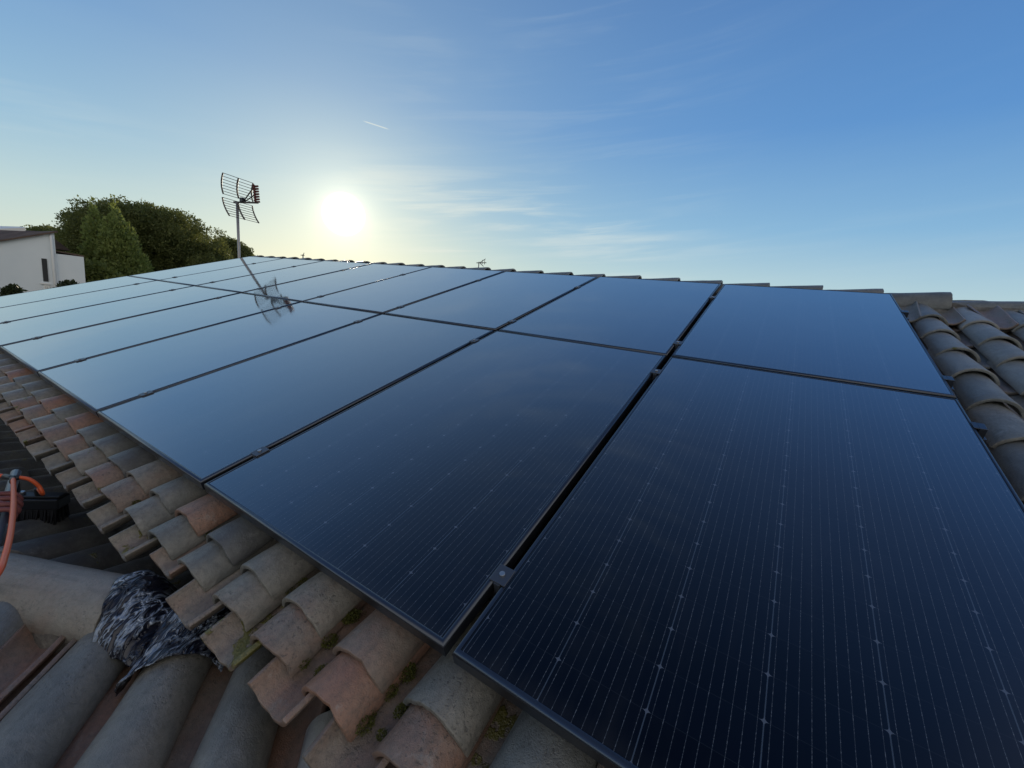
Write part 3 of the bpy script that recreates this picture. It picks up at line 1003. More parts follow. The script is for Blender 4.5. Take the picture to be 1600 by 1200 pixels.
bo.tube([(0, 0, 0.0048), (0, 0, 0.0095)], 0.0068, 14)
bolt_me = bo.mesh('bolt', bevel=0.0008)

DU = [0.0036, -0.0102, -0.0082, 0.0020, 0.0081, 0.0068, 0.0090, 0.0117, -0.0200]
BU = [-(8 - k) * 1.055 + DU[k] for k in range(9)]
ORD = ['rightmost', 'second from the right', 'third from the right', 'fourth from the right', 'fifth from the right', 'sixth from the right', 'seventh from the right', 'leftmost']
ROWV = (0.006, 1.7125)
for row in (0, 1):
    for k in range(7, -1, -1):
        u0 = (BU[k] + BU[k + 1]) / 2 - PW / 2
        if k == 7:
            u0 = BU[7] + 0.0105
        base = M @ Matrix.Translation((u0, ROWV[row], 0)) @ Euler((tr.uniform(-1, 1) * 0.0012, tr.uniform(-1, 1) * 0.0012, tr.uniform(-1, 1) * 0.0006)).to_matrix().to_4x4()
        ro = ('lower row along the eave', 'upper row below the ridge')[row]
        p = empty('solar_panel', base, label='black solar panel, %s of the %s' % (ORD[7 - k], ro), cat='solar panel', group='solar panels on the tiled roof')
        link('frame', frame_me, ALU_BLACK, p, Matrix.Identity(4))
        link('glass', glass_me, GLASS, p, Matrix.Identity(4))
        link('backsheet', back_me, BACKSHEET, p, Matrix.Identity(4))
        for v in ((0.20, 1.475), (1.890, 2.925))[row]:
            if k > 0:
                c = link('clamp', clamp_me, ALU_GREY, p, Matrix.Translation((BU[k] - u0, v - ROWV[row], 0)))
                link('bolt', bolt_me, ALU_RAW, c, Matrix.Identity(4))

# mounting rails under the panels, their ends poking out on the right
for i, v in enumerate((0.20, 1.475, 1.890, 2.925)):
    r = MB()
    r.box((-8.46, -0.016, -0.075), (0.035, 0.016, -0.036))
    wh = ('lowest', 'second lowest', 'second highest', 'highest')[i]
    ro = empty('mounting_rail', M @ Matrix.Translation((0, v, 0)), label='black mounting rail poking out past the right panel edge, %s of four' % wh, cat='rail', group='mounting rails under the panels')
    link('rail', r.mesh('rail', bevel=0.001), ALU_BLACK, ro, Matrix.Identity(4))
    e = MB()
    e.box((-0.005, -0.022, -0.036), (0.014, 0.022, 0.0035))
    e.box((-0.018, -0.022, 0.0008), (-0.005, 0.022, 0.0035))
    link('end_clamp', e.mesh('end_clamp', bevel=0.0012), ALU_BLACK, ro, Matrix.Translation((0.010, 0, 0)))
    h = MB()
    h.box((0.006, -0.020 - 0.03, -0.120), (0.030, -0.0165, -0.055))
    h.box((-0.01, -0.10, -0.124), (0.045, -0.0165, -0.120))
    link('roof_hook', h.mesh('roof_hook', bevel=0.001), ALU_RAW, ro, Matrix.Identity(4))

# ------------------------------------------------------------------ television antenna on the gable
AF = at(377.5, 398, 9.15)
mast_x, mast_y = AF.x, AF.y
D_ANT = math.hypot(mast_x - CW.x, mast_y - CW.y)
Ptop = at(370.5, 316, D_ANT)
ant = empty('television_antenna', Matrix.Translation((mast_x, mast_y, Z0 + 0.2)), label='grid television antenna with two barred reflectors on a mast at the ridge', cat='antenna')
AO = Vector((mast_x, mast_y, Z0 + 0.2))
m_ = MB()
m_.tube([Vector((0, 0, -0.6)), Ptop - AO], 0.022, 12)
link('mast', m_.mesh('mast', smooth=True), STEEL, ant, Matrix.Identity(4))
bk_ = MB()
for zz_ in (-0.1, 0.35):
    bk_.box((-0.04, -0.035, zz_), (RU0 + 0.10 - mast_x, 0.035, zz_ + 0.04))
link('wall_bracket', bk_.mesh('wall_bracket', bevel=0.003), STEEL, ant, Matrix.Identity(4))
cdir = (CW - Vector((mast_x, mast_y, CW.z)))
cdir.z = 0
cdir.normalize()
right = Vector((-cdir.y, cdir.x, 0))
if right.dot(M3 @ CR[0]) < 0:
    right = -right
bd = (cdir * 0.80 + right * 0.60).normalized()        # boom direction
rd = Vector((-bd.y, bd.x, 0))
if rd.dot(right) < 0:
    rd = -rd
Z = Vector((0, 0, 1))
hub = Ptop - AO + Z * 0.0
PXM = D_ANT / F                                       # rough metres per photo pixel here


def refl(sign, name):
    mb = MB()
    half_w = 0.27
    nb = 8
    def prof(s):                                       # bowed outwards and forwards
        return bd * ((0.04 - 0.16 * s * (1 - s)) if sign > 0 else (0.02 + 0.13 * s * s + 0.03 * s)) + Z * ((0.065 + 0.33 * s) if sign > 0 else (0.01 - 0.29 * s))
    for x in (-half_w, 0.0, half_w):
        pts = [hub + rd * x + prof(s / 8) for s in range(9)]
        mb.tube(pts, 0.013 if x else 0.015, 6)
    for i in range(nb):
        s = (i + 0.02) / (nb - 0.96)
        p = hub + prof(s)
        mb.tube([p - rd * half_w, p + rd * half_w], 0.0048, 6)
    link(name, mb.mesh(name, smooth=True), RUSTY, ant, Matrix.Identity(4))


refl(1, 'reflector')
refl(-1, 'reflector')
bm_ = MB()
bm_.box((-0.0125, -0.08, -0.0125), (0.0125, 0.50, 0.0125), Matrix.Translation(hub) @ Matrix(((rd.x, bd.x, 0, 0), (rd.y, bd.y, 0, 0), (0, 0, 1, 0), (0, 0, 0, 1))))
link('boom', bm_.mesh('boom', bevel=0.002), RUSTY, ant, Matrix.Identity(4))
st = MB()
st.tube([hub + bd * 0.16 + Z * 0.02, hub + bd * 0.42 + Z * 0.27], 0.010, 6)
st.tube([hub + bd * 0.20 + Z * 0.02, hub + bd * 0.45 + Z * 0.14], 0.009, 6)
link('strut', st.mesh('strut', smooth=True), RUSTY, ant, Matrix.Identity(4))
dp = MB()
for i in range(7):
    zc_ = 0.010 + 0.042 * i
    for sgn in (-1, 1):
        a0 = hub + bd * (0.46 - 0.006 * i) + Z * zc_
        dp.tube([a0, a0 + rd * 0.05 * sgn + Z * 0.02 + bd * 0.02], [0.020, 0.016], 6)
link('director', dp.mesh('director', smooth=True), RED_PLASTIC, ant, Matrix.Identity(4))
dx_ = MB()
dx_.box((-0.035, 0.10, 0.0), (0.035, 0.17, 0.075), Matrix.Translation(hub) @ Matrix(((rd.x, bd.x, 0, 0), (rd.y, bd.y, 0, 0), (0, 0, 1, 0), (0, 0, 0, 1))))
link('dipole_box', dx_.mesh('dipole_box', bevel=0.008), BLACK_PLASTIC, ant, Matrix.Identity(4))


def far_antenna(x, y, h, label, arms):
    p = at(x, y, h)
    e = empty('small_antenna', Matrix.Translation((p.x, p.y, 0)), label=label, cat='antenna', group='far antennas beyond the ridge')
    a = MB()
    a.tube([(0, 0, 0), (0, 0, p.z)], 0.03, 8)
    link('mast', a.mesh('mast', smooth=True), STEEL, e, Matrix.Identity(4))
    a = MB()
    r_ = Vector((rx.x, rx.y, 0)).normalized()
    top = Vector((0, 0, p.z))
    for (dx0, dz0, dx1, dz1, rr) in arms:
        a.tube([top + r_ * dx0 + Z * dz0, top + r_ * dx1 + Z * dz1 + Vector((r_.y, -r_.x, 0)) * 0.1], rr, 6)
    link('yagi', a.mesh('yagi', smooth=True), RUSTY, e, Matrix.Identity(4))


far_antenna(748.5, 409, 26, 'tiny thin antenna with splayed arms above the middle of the ridge',
            [(-0.15, -0.08, 0.45, -0.02, 0.025), (0.05, -0.05, 0.38, 0.20, 0.02), (0.05, -0.06, 0.30, -0.25, 0.02), (0.2, -0.12, 0.2, 0.12, 0.016), (0.34, -0.12, 0.34, 0.12, 0.016)])
far_antenna(473.5, 397.5, 26, 'tiny short antenna stub above the ridge below the sun',
            [(-0.12, -0.05, 0.12, -0.05, 0.02), (0.0, -0.12, 0.1, 0.08, 0.018)])

# ------------------------------------------------------------------ white house on the left
H1 = 25.0
cr = at(84.5, 363, H1)            # right top corner of the wall
lf = at(-150, 404, H1 + 1.5)
wh = empty('white_house', Matrix.Translation((cr.x, cr.y, 0)), label='white rendered house with sloping brown roof and a narrow window', cat='house')
WO = Vector((cr.x, cr.y, 0))
ex = Vector((cr.x - lf.x, cr.y - lf.y, 0))
WLEN = ex.length
ex.normalize()                     # along the wall to the right
ey = Vector((cr.x - CW.x, cr.y - CW.y, 0)).normalized()      # depth runs away from us
ey = (ey + Vector((rx.x, rx.y, 0)).normalized() * -0.10).normalized()
wn_ = Vector((-ex.y, ex.x, 0))


def wp(a, b_, z):
    return ex * a + ey * b_ + Vector((0, 0, z))


zr, zl = cr.z, lf.z
mb = MB()
DEP = 8.0
RISE = 0.2
RISEL = 1.3
vs = [wp(-WLEN, 0, 0), wp(0, 0, 0), wp(0, 0, zr), wp(-WLEN, 0, zl), wp(-WLEN, DEP, 0), wp(0, DEP, 0), wp(0, DEP, zr + RISE), wp(-WLEN, DEP, zl + RISEL)]
mb.add(vs, [(0, 1, 2, 3), (5, 4, 7, 6), (1, 5, 6, 2), (4, 0, 3, 7), (3, 2, 6, 7), (0, 4, 5, 1)])
link('wall', mb.mesh('wall'), RENDER_WHITE, wh, Matrix.Identity(4))
mb = MB()
vs = []
for dz in (0.02, 0.08):
    vs += [wp(-WLEN - 0.3, -0.12, zl - 0.08 + dz), wp(0.10, -0.12, zr - 0.01 + dz), wp(0.10, DEP + 0.2, zr + RISE + dz), wp(-WLEN - 0.3, DEP + 0.2, zl + RISEL + dz)]
mb.add(vs, [(3, 2, 1, 0), (4, 5, 6, 7), (0, 1, 5, 4), (1, 2, 6, 5), (2, 3, 7, 6), (3, 0, 4, 7)])
roof = link('roof', mb.mesh('roof'), FAR_TILE, wh, Matrix.Identity(4))
sk = MB()
sl = (zr - zl) / WLEN
def rfz(a, b_):
    return zr + sl * a + (RISE + (RISEL - RISE) * (-a / WLEN)) * b_ / DEP + 0.09
def house_a(x, y, h):
    p = at(x, y, h) - WO
    det = ex.x * ey.y - ex.y * ey.x
    return (p.x * ey.y - p.y * ey.x) / det


SKA0, SKA1 = house_a(-30, 352, H1 + 5.5), house_a(38, 352, H1 + 5.5)
vs = []
for dz in (0.01, 0.16):
    for a, b_ in ((SKA0, 4.6), (SKA1, 4.6), (SKA1, 7.4), (SKA0, 7.4)):
        vs.append(wp(a, b_, rfz(a, b_) + dz))
sk.add(vs, [(3, 2, 1, 0), (4, 5, 6, 7), (0, 1, 5, 4), (1, 2, 6, 5), (2, 3, 7, 6), (3, 0, 4, 7)])
link('skylight', sk.mesh('skylight'), WHITE_PAINT, roof, Matrix.Identity(4))


def wall_uv(x, y):
    """where the bearing of a photo point meets the wall plane"""
    d = direction(x, y)
    k = (WO - CW).dot(wn_) / d.dot(wn_)
    p = CW + d * k - WO
    return p.dot(ex), p.z


def window(x0, y0, x1, y1, fr_):
    a0, z1 = wall_uv(x0, y0)
    a1, z0 = wall_uv(x1, y1)
    f = MB()
    t_ = 0.055
    for lo, hi in (((a0, z0), (a1, z0 + t_)), ((a0, z1 - t_), (a1, z1)), ((a0, z0 + t_), (a0 + t_, z1 - t_)), ((a1 - t_, z0 + t_), (a1, z1 - t_)), (((a0 + a1) / 2 - 0.02, z0 + t_), ((a0 + a1) / 2 + 0.02, z1 - t_))):
        f.add([wp(lo[0], -0.03, lo[1]), wp(hi[0], -0.03, lo[1]), wp(hi[0], -0.03, hi[1]), wp(lo[0], -0.03, hi[1]), wp(lo[0], -0.002, lo[1]), wp(hi[0], -0.002, lo[1]), wp(hi[0], -0.002, hi[1]), wp(lo[0], -0.002, hi[1])],
              [(0, 1, 2, 3), (7, 6, 5, 4), (0, 4, 5, 1), (1, 5, 6, 2), (2, 6, 7, 3), (3, 7, 4, 0)])
    wo_ = link('window', f.mesh('window'), fr_, wh, Matrix.Identity(4))
    gq = MB()
    gq.add([wp(a0 + 0.01, -0.012, z0 + 0.01), wp(a1 - 0.01, -0.012, z0 + 0.01), wp(a1 - 0.01, -0.012, z1 - 0.01), wp(a0 + 0.01, -0.012, z1 - 0.01),
            wp(a0 + 0.01, -0.006, z0 + 0.01), wp(a1 - 0.01, -0.006, z0 + 0.01), wp(a1 - 0.01, -0.006, z1 - 0.01), wp(a0 + 0.01, -0.006, z1 - 0.01)],
           [(0, 1, 2, 3), (7, 6, 5, 4), (0, 4, 5, 1), (1, 5, 6, 2), (2, 6, 7, 3), (3, 7, 4, 0)])
    link('pane', gq.mesh('pane'), WINDOW_GLASS, wo_, Matrix.Identity(4))


window(64.5, 403.5, 76, 440, BLACK_PLASTIC)
a0_, z0_ = wall_uv(63, 441.5)
a1_, _z = wall_uv(78, 441.5)
mb = MB()
mb.add([wp(a, b_, z) for z in (z0_ - 0.05, z0_) for a, b_ in ((a0_, -0.07), (a1_, -0.07), (a1_, -0.002), (a0_, -0.002))], [(3, 2, 1, 0), (4, 5, 6, 7), (0, 1, 5, 4), (1, 2, 6, 5), (2, 3, 7, 6), (3, 0, 4, 7)])
link('sill', mb.mesh('sill'), WHITE_PAINT, wh, Matrix.Identity(4))
mb = MB()
mb.tube([wp(-0.10, -0.06, 0.0), wp(-0.10, -0.06, zr - 0.25), wp(-0.10, 0.0, zr - 0.1)], 0.045, 10)
link('drainpipe', mb.mesh('drainpipe', smooth=True), WHITE_PAINT, wh, Matrix.Identity(4))
window(68, 445, 79, 462, WHITE_PAINT)
# lower annex on the right with its own little roof
aR, zA = wall_uv(131, 401.5)
zA = at(131, 401.5, H1 * 1.0).z
mb = MB()
mb.box((0.004, 0.05, 0), (aR, 5.5, zA), Matrix(((ex.x, ey.x, 0, 0), (ex.y, ey.y, 0, 0), (0, 0, 1, 0), (0, 0, 0, 1))))
link('annex', mb.mesh('annex'), RENDER_WHITE, wh, Matrix.Identity(4))
mb = MB()
vs = []
for dz in (0.0, 0.05):
    vs += [wp(0.006, 0.03, zA + 0.08 + dz), wp(aR + 0.02, 0.03, zA + 0.004 + dz), wp(aR + 0.02, 5.52, zA + 0.004 + dz), wp(0.006, 5.52, zA + 0.08 + dz)]
mb.add(vs, [(3, 2, 1, 0), (4, 5, 6, 7), (0, 1, 5, 4), (1, 2, 6, 5), (2, 3, 7, 6), (3, 0, 4, 7)])
link('annex_roof', mb.mesh('annex_roof'), FAR_TILE, wh, Matrix.Identity(4))
mb = MB()
z_top, z_bot = at(87, 371, H1 + 2).z, zA + 0.2
mb.add([wp(0.006, 1.4, z_bot), wp(0.55, 1.4, z_bot), wp(0.006, 1.4, z_top), wp(0.006, 5.0, z_bot), wp(0.55, 5.0, z_bot), wp(0.006, 5.0, z_top)],
       [(0, 1, 2), (5, 4, 3), (0, 3, 4, 1), (1, 4, 5, 2), (2, 5, 3, 0)])
link('lean_to_roof', mb.mesh('lean_to_roof'), FAR_TILE, wh, Matrix.Identity(4))


# ------------------------------------------------------------------ trees
def tree(name, x, y, h, clumps, n, size, mat, label, cat='tree', group=None, trunk_r=0.25, seed=1, flat=0.0, trunk=True):
    """clumps are (bearing-right, away, height, rx, ry, rz) in metres round the trunk foot"""
    p = at(x, y, h)
    o = Vector((p.x, p.y, 0))
    away = Vector((p.x - CW.x, p.y - CW.y, 0)).normalized()
    rt = Vector((away.y, -away.x, 0))
    e = empty(name, Matrix.Translation(o), label=label, cat=cat, group=group)
    cl_ = []
    for (a, b_, z, ra, rb, rc) in clumps:
        c = rt * a + away * b_ + Vector((0, 0, z))
        cl_.append(((c.x, c.y, c.z), (ra, rb, rc)))
    if cat in ('shrub', 'bush'):
        zmin = min(c[0][2] for c in cl_)
        wmax = max(abs(c[0][0]) + abs(c[0][1]) for c in cl_) + 0.25
        k_ = max(2, int(zmin / 0.35))
        for i in range(k_):
            for q in range(4):
                a_ = q * pi / 2 + i
                cl_.append(((cos(a_) * wmax * 0.35, sin(a_) * wmax * 0.35, 0.15 + zmin * i / k_), (wmax * 0.6, wmax * 0.6, 0.35)))
        n = int(n * 2.2)
    link('crown', leaves(cl_, n, size, seed, flat), mat, e, Matrix.Identity(4))
    if trunk:
        mb = MB()
        top = max(c[2] for c in clumps)
        zt = top * 0.75
        mb.tube([(0, 0, -0.1), (0.05, 0.03, zt * 0.35), (0.0, 0.05, zt * 0.7), (0.04, 0, zt)], [trunk_r, trunk_r * 0.8, trunk_r * 0.6, trunk_r * 0.25], 10)
        rr = random.Random(seed)
        for (c, ra) in rr.sample(cl_, min(9, len(cl_))):
            z0 = zt * rr.uniform(0.45, 0.8)
            mb.tube([(0, 0, z0), (c[0] * 0.5, c[1] * 0.5, (z0 + c[2]) / 2 + 0.1), c], [trunk_r * 0.4, trunk_r * 0.25, trunk_r * 0.08], 6)
        link('trunk', mb.mesh('trunk', smooth=True), BARK, e, Matrix.Identity(4))
    return e


def zat(x, y, h):
    return at(x, y, h).z


def rat(x, xc, yc, h):
    """signed metres to the right of the foot bearing (xc,yc) of a photo column x, at distance h"""
    p, c = at(x, yc, h), at(xc, yc, h)
    away = Vector((c.x - CW.x, c.y - CW.y, 0)).normalized()
    return (p - c).dot(Vector((away.y, -away.x, 0)))


def crown_from(points, xc, yc, h, depth, rscale=1.0, seed=3, fill=3):
    """clumps under an upper outline (photo points) with real depth"""
    r = random.Random(seed)
    out = []
    for (x, y, rad) in points:
        a = rat(x, xc, yc, h)
        z = zat(x, y, h)
        for q in range(fill):
            rr = rad * r.uniform(0.75, 1.1) * rscale
            c_ = (a + r.uniform(-0.3, 0.3) * rad, r.uniform(-depth, depth), z - rr * 0.98 + r.uniform(-0.3, 0.0))
            out.append((*c_, rr, rr, rr * 0.72))
            for e_ in range(4):                     # tufts standing out of the clump
                th = r.uniform(0, 2 * pi)
                ph = r.uniform(-0.1, 1.4)
                sm = rr * r.uniform(0.22, 0.36)
                out.append((c_[0] + cos(th) * cos(ph) * rr * 0.92, c_[1] + sin(th) * cos(ph) * rr * 0.92, c_[2] + sin(ph) * rr * 0.66, sm, sm, sm * 0.8))
    return out


# big umbrella pine
HP = 42
ol = [(134, 350, 1.1), (138, 337, 1.2), (148, 327, 1.3), (160, 319, 1.4), (178, 314, 1.5), (198, 312, 1.5), (220, 312, 1.6), (242, 316, 1.6), (264, 322, 1.5), (284, 330, 1.4), (304, 340, 1.3), (318, 352, 1.2),
      (135, 350, 1.6), (160, 342, 1.8), (190, 335, 2.0), (220, 335, 2.0), (250, 340, 2.0), (280, 350, 1.8), (305, 362, 1.6), (330, 374, 1.3), (342, 384, 1.2), (345, 396, 1.2), (335, 402, 1.3),
      (136, 370, 1.4), (154, 370, 1.8), (185, 365, 2.2), (220, 365, 2.2), (255, 368, 2.2), (290, 380, 2.0), (315, 390, 1.6), (130, 390, 1.4), (170, 395, 2.0), (215, 395, 2.2), (260, 398, 2.2), (300, 404, 1.8)]
tree('umbrella_pine', 225, 400, HP, crown_from(ol, 229, 400, HP, 4.0, 0.9), 220000, 0.11, PINE,
     'broad dark umbrella pine with rounded crown, tallest tree behind the white house', trunk_r=0.38, seed=4)
# pines further off, left and right of it
HL = 50
ol = [(50, 352, 1.3), (62, 348, 1.4), (78, 347, 1.5), (94, 350, 1.5), (108, 352, 1.5), (55, 362, 1.6), (80, 362, 2.0), (105, 366, 2.0), (70, 380, 2.0), (105, 385, 2.2), (112, 400, 2.0)]
tree('pine_tree', 84, 400, HL, crown_from(ol, 78, 400, HL, 2.5, 0.85), 60000, 0.12, PINE, 'smaller dark pine showing over the white house roof', group='pines behind the umbrella pine', seed=5, trunk_r=0.25)
ol = [(350, 366, 1.2), (362, 371, 1.2), (373, 378, 1.1), (384, 386, 0.9), (391, 395, 0.8), (355, 382, 1.5), (370, 390, 1.5), (384, 400, 1.2), (345, 395, 1.4), (360, 404, 1.6)]
tree('pine_tree', 366, 402, 52, crown_from(ol, 366, 402, 52, 2.0, 0.9), 50000, 0.12, PINE, 'dark pine sloping down behind the antenna mast', group='pines behind the umbrella pine', seed=6, trunk_r=0.25)

# two conifers in front


def conifer(xt, yt, xb, yb, h, width, label, seed):
    zt = zat(xt, yt, h)
    cl_ = []
    r = random.Random(seed)
    lean = rat(xt, xb, yb, h)
    K = 26
    for i in range(K):
        s = i / (K - 1)
        z = 0.5 + (zt - 0.7) * s
        rad = width * (1 - s) ** 0.8 + 0.16
        m = 1 if s > 0.85 else 4
        for q in range(m):
            a = r.uniform(0, 2 * pi)
            k_ = 0.0 if m == 1 else 0.55
            cl_.append((lean * s + cos(a) * rad * k_, sin(a) * rad * k_, z + r.uniform(-0.1, 0.1), rad * 0.55 + 0.06, rad * 0.55 + 0.06, 0.55))
    return tree('conifer_tree', xb, yb, h, cl_, 24000, 0.12, CYPRESS, label, group='pointed conifers before the umbrella pine', seed=seed, flat=1.1, trunk_r=0.14)


conifer(151, 323, 172, 420, 31, 1.15, 'pointed green conifer, the left and slightly slimmer of two before the umbrella pine', 8)
conifer(184, 319, 203, 420, 30, 1.7, 'pointed green conifer, the right one of two with the light side', 9)

# shrubs between the annex and the conifers and along the wall
ol = [(140, 402, 0.6), (150, 410, 0.7), (138, 418, 0.8), (152, 424, 0.8), (145, 434, 0.9), (133, 432, 0.7)]
tree('shrub', 145, 430, 28, crown_from(ol, 145, 430, 28, 0.6), 7000, 0.13, SHRUB, 'pale olive shrub beside the white annex wall', 'shrub', seed=12, trunk_r=0.06)
ol = [(98, 442, 0.35), (106, 439, 0.4), (114, 440, 0.35), (104, 448, 0.5), (112, 448, 0.5)]
tree('shrub', 106, 445, 22, crown_from(ol, 106, 445, 22, 0.3, 0.6), 3500, 0.10, DARK_LEAF, 'low grey green bush at the foot of the annex wall', 'shrub', seed=13, trunk_r=0.05)
ol = [(12, 448, 0.22), (18, 446, 0.22), (24, 449, 0.22), (10, 457, 0.3), (18, 455, 0.34), (26, 458, 0.3), (12, 468, 0.34), (20, 468, 0.36), (28, 469, 0.3)]
tree('clipped_bush', 18, 465, 17, crown_from(ol, 18, 465, 17, 0.15, 0.55), 5000, 0.07, DARK_LEAF, 'small dark rounded bush before the white wall at the left picture edge', 'bush', seed=14, trunk_r=0.04)

# ------------------------------------------------------------------ brush with orange water hoses
BZ = -0.36
b0_, b1_ = hz(24, 790, BZ), hz(103, 790, BZ)
bx_ = (b1_ - b0_)
BL = bx_.length
bx_.normalize()
toc = Vector((CW.x - b0_.x, CW.y - b0_.y, 0))
by_ = (toc - bx_ * toc.dot(bx_)).normalized()
bz_ = bx_.cross(by_)
if bz_.z < 0:
    bz_ = -bz_
BF = Matrix(((bx_.x, by_.x, bz_.x, b0_.x), (bx_.y, by_.y, bz_.y, b0_.y), (bx_.z, by_.z, bz_.z, b0_.z), (0, 0, 0, 1)))
br = empty('water_brush', BF, label='black scrubbing brush with orange water hoses lying on the dark tiles', cat='brush')
BI = BF.inverted()
mb = MB()
mb.box((0, -0.03, 0.0), (BL, 0.04, 0.045))
mb.box((0.0, -0.018, 0.045), (BL, 0.028, 0.055))
link('brush_head', mb.mesh('brush_head', bevel=0.006, seg=3), BLACK_PLASTIC, br, Matrix.Identity(4))
mb = MB()
rb = random.Random(3)
for i in range(34):
    for j in range(5):
        x = 0.012 + (BL - 0.024) * i / 33 + rb.uniform(-0.002, 0.002)
        y = -0.025 + 0.058 * j / 4
        sp = 0.02 * (j / 4 - 0.3) + rb.uniform(-0.006, 0.006)
        mb.tube([(x, y, 0.002), (x + rb.uniform(-0.006, 0.006), y + sp, -0.055 - rb.uniform(0, 0.012))], [0.0042, 0.0026], 5)
link('bristles', mb.mesh('bristles'), BRISTLE, br, Matrix.Identity(4))
mb = MB()
mb.tube([(BL * 0.17, 0.005, 0.055), (BL * 0.17, 0.005, 0.066)], 0.012, 12)
link('screw', mb.mesh('screw', bevel=0.002), ALU_RAW, br, Matrix.Identity(4))
mb = MB()
mb.tube([(BL * 0.53, 0.01, 0.050), (BL * 0.53, 0.01, 0.085)], 0.013, 12)
link('nozzle', mb.mesh('nozzle', bevel=0.002), BLACK_PLASTIC, br, Matrix.Identity(4))


def bl(x, y, z):
    return BI @ hz(x, y, z)


tee = bl(20, 747, BZ + 0.20)
mb = MB()
tl, tr_ = bl(7, 744, BZ + 0.20), bl(31, 746, BZ + 0.20)
mb.tube([tl, tee, tr_], 0.0095, 10)
mb.tube([tee, bl(20, 753, BZ + 0.20)], 0.009, 10)
link('hose_connector', mb.mesh('hose_connector', smooth=True), BLACK_PLASTIC, br, Matrix.Identity(4))
mb = MB()
mb.tube(smooth_curve([tr_ + (tee - tr_) * 0.3, tr_, bl(46, 749, BZ + 0.19), bl(60, 759, BZ + 0.16), bl(67, 772, BZ + 0.12), (BL * 0.53, 0.01, 0.080)]), 0.0068, 12)
link('hose', mb.mesh('hose', smooth=True), ORANGE, br, Matrix.Identity(4))
mb = MB()
mb.tube(smooth_curve([tee, bl(21, 757, BZ + 0.21), bl(21, 790, BZ + 0.24), bl(17, 830, BZ + 0.27), bl(8, 868, BZ + 0.28), bl(-6, 900, BZ + 0.28), bl(-60, 960, BZ + 0.22), bl(-160, 1010, BZ + 0.10)]), 0.0068, 12)
link('hose', mb.mesh('hose', smooth=True), ORANGE, br, Matrix.Identity(4))
mb = MB()
mb.tube(smooth_curve([tee + (tl - tee) * 0.7, tl, bl(-10, 742, BZ + 0.20), bl(-40, 745, BZ + 0.18), bl(-70, 770, BZ + 0.08)]), 0.0068, 12)
link('hose', mb.mesh('hose', smooth=True), ORANGE, br, Matrix.Identity(4))
pa = bl(24, 742, BZ + 0.17)
pb = bl(-12, 860, BZ + 0.10)
pdir = (pb - pa).normalized()
mb = MB()
mb.tube([pa - pdir * 0.02, pa + pdir * 1.5], 0.015, 12)
link('pole', mb.mesh('pole', smooth=True), POLE, br, Matrix.Identity(4))
mb = MB()
mb.tube([(BL * 0.06, 0.0, 0.05), pa], 0.010, 10)
link('pole_bracket', mb.mesh('pole_bracket', smooth=True), BLACK_PLASTIC, br, Matrix.Identity(4))


# ------------------------------------------------------------------ person outside the frame, the hand on the pole reaching in
def skinned(name, verts, edges, radii, mat, root=0, sub=2, parent=None, **kw):
    me = bpy.data.meshes.new(name)
    me.from_pydata([tuple(v) for v in verts], edges, [])
    o = link(name, me, mat, parent, **kw)
    sk_ = o.modifiers.new('Skin', 'SKIN')
    for i, r in enumerate(radii):
        d = me.skin_vertices[0].data[i]
        rr = r if hasattr(r, '__len__') else (r, r)
        d.radius = rr
        d.use_root = (i == root)
    sk_.use_smooth_shade = True
    sb = o.modifiers.new('Subdivision', 'SUBSURF')
    sb.levels = sub
    sb.render_levels = sub
    return o


pw_a, pw_d = BF @ pa, (BF.to_3x3() @ pdir).normalized()
grip = hz(1, 791, BZ + 0.15)
gk = (grip - pw_a).dot(pw_d)
grip = pw_a + pw_d * gk                       # a point on the pole's axis
tocam = (CW - grip).normalized()
side = pw_d.cross(tocam).normalized()
if side.dot(M3 @ CR[0]) < 0:
    side = -side                              # to the right in the picture
fwd = side.cross(pw_d).normalized()
if fwd.dot(tocam) < 0:
    fwd = -fwd                                # from the pole to the camera
person = empty('person', Matrix.Translation((grip.x, grip.y, grip.z)), label='person in dark clothes reaching in from the left to hold the brush pole', cat='person')
L0 = Vector((0, 0, 0))
# palm on the left/back of the pole; four fingers wrap over the front to the right, thumb the other way
hv, he, hr = [], [], []


def chain(pts, rads, start):
    prev = start
    for p_, r_ in zip(pts, rads):
        hv.append(p_)
        hr.append(r_)
        he.append((prev, len(hv) - 1))
        prev = len(hv) - 1
    return prev


wrist = -side * 0.085 - fwd * 0.005 + pw_d * 0.03
hv.append(wrist)
hr.append((0.029, 0.021))
chain([-side * 0.045 + fwd * 0.012 + pw_d * 0.0], [(0.036, 0.018)], 0)
palm = 1
for q in range(4):
    o_ = pw_d * (-0.046 + 0.031 * q)
    ln = (0.92, 1.0, 0.97, 0.82)[q]
    r0 = (0.0082, 0.0086, 0.0082, 0.0074)[q]
    a0 = -side * 0.022 + fwd * 0.030 + o_
    a1 = side * 0.012 * ln + fwd * (0.031 + 0.002 * (q % 2)) + o_
    a2 = side * 0.031 * ln + fwd * 0.010 + o_ * 1.02
    a3 = side * 0.022 * ln - fwd * 0.013 + o_ * 1.0
    chain([a0, a1, a2, a3], [r0 * 1.1, r0 * 1.05, r0, r0 * 0.85], palm)
chain([-side * 0.035 - fwd * 0.012 - pw_d * 0.030, -side * 0.012 - fwd * 0.027 - pw_d * 0.038, side * 0.012 - fwd * 0.024 - pw_d * 0.036], [0.013, 0.0115, 0.0095], palm)
for i_ in range(len(hv)):
    hv[i_] = hv[i_] * 1.15 - fwd * 0.003
    hr[i_] = (hr[i_][0] * 1.1, hr[i_][1] * 1.1) if hasattr(hr[i_], '__len__') else hr[i_] * 1.15
wrist = hv[0]
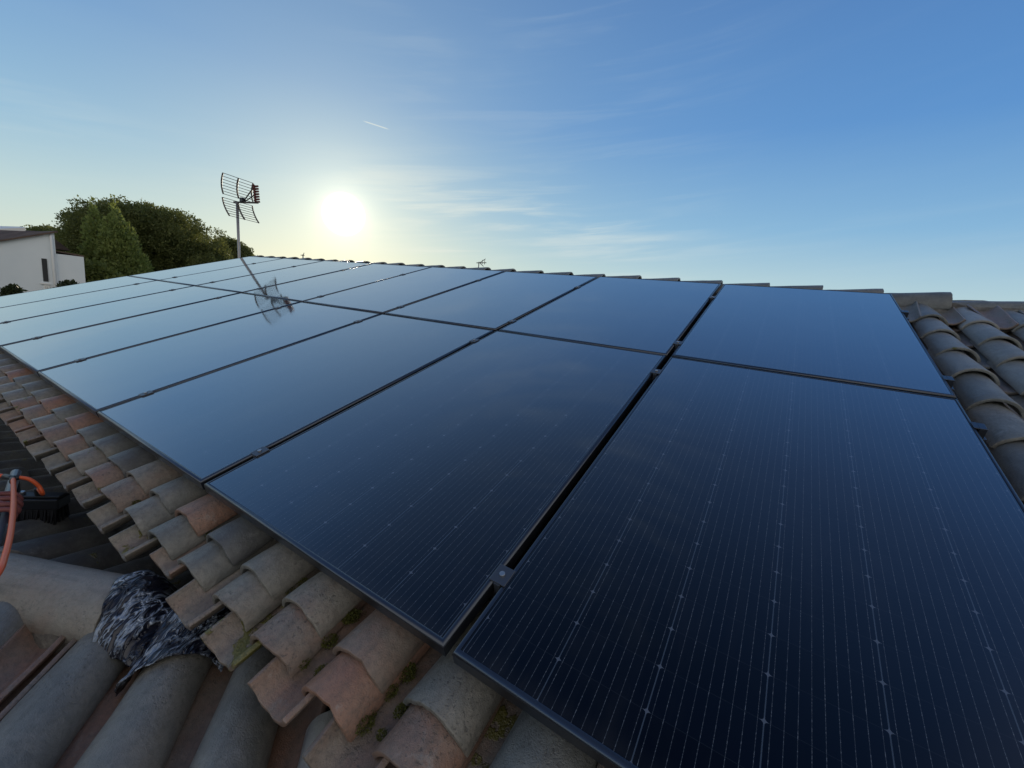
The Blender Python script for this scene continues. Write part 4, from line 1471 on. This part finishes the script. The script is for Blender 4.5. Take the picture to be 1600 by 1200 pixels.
# arm, body and legs: kneeling on the tiles beyond the left edge of the picture
LB = -side * 1.0
LB.z = 0
LB.normalize()
elbow = wrist + LB * 0.24 + Vector((0, 0, 0.06))
shoulder = elbow + LB * 0.17 + Vector((0, 0, 0.24))
aw = Vector((-LB.y, LB.x, 0))
neck = shoulder + aw * 0.18 + LB * 0.02 + Vector((0, 0, 0.06))
sh2 = neck + aw * 0.18 - Vector((0, 0, 0.06))
chest = neck + LB * 0.06 - Vector((0, 0, 0.20))
pelvis = neck + LB * 0.26 - Vector((0, 0, 0.50))
fa = len(hv)
chain([wrist + LB * 0.08 + Vector((0, 0, 0.02))], [0.036], 0)
hand = skinned('hand', hv, he, hr, SKIN, 0, 2, person)
gz = grip.z - 0.22
b_v = [pelvis, chest, neck - Vector((0, 0, 0.03)), shoulder, elbow, wrist + LB * 0.05 + Vector((0, 0, 0.013)), sh2, sh2 + LB * -0.05 - Vector((0, 0, 0.28)), sh2 - LB * 0.15 - Vector((0, 0, 0.45)),
       pelvis + aw * 0.1, pelvis + aw * 0.14 - LB * 0.36 - Vector((0, 0, 0.08)), pelvis + aw * 0.14 + LB * 0.02 - Vector((0, 0, 0.16)),
       pelvis - aw * 0.1, pelvis - aw * 0.14 - LB * 0.34 - Vector((0, 0, 0.10)), pelvis - aw * 0.14 + LB * 0.04 - Vector((0, 0, 0.17))]
b_e = [(0, 1), (1, 2), (2, 3), (3, 4), (4, 5), (2, 6), (6, 7), (7, 8), (0, 9), (9, 10), (10, 11), (0, 12), (12, 13), (13, 14)]
b_r = [(0.17, 0.13), (0.18, 0.13), (0.08, 0.07), 0.075, 0.055, 0.042, 0.075, 0.055, 0.042, 0.105, 0.075, 0.055, 0.105, 0.075, 0.055]
skinned('clothing', b_v, b_e, b_r, CLOTH, 0, 2, person)
hc = neck + Vector((0, 0, 0.17)) - LB * 0.05
skinned('head', [neck, neck + Vector((0, 0, 0.07)) - LB * 0.01, hc - Vector((0, 0, 0.03)) - LB * 0.035, hc + Vector((0, 0, 0.05)), hc - LB * 0.125 - Vector((0, 0, 0.03))], [(0, 1), (1, 2), (2, 3), (2, 4)],
        [0.055, 0.055, (0.075, 0.085), (0.085, 0.095), 0.012], SKIN, 0, 2, person)
skinned('hair', [hc + LB * 0.030 - Vector((0, 0, 0.03)), hc + LB * 0.020 + Vector((0, 0, 0.055)), hc - LB * 0.04 + Vector((0, 0, 0.085))], [(0, 1), (1, 2)], [0.078, 0.088, 0.06], HAIR, 0, 2, person)
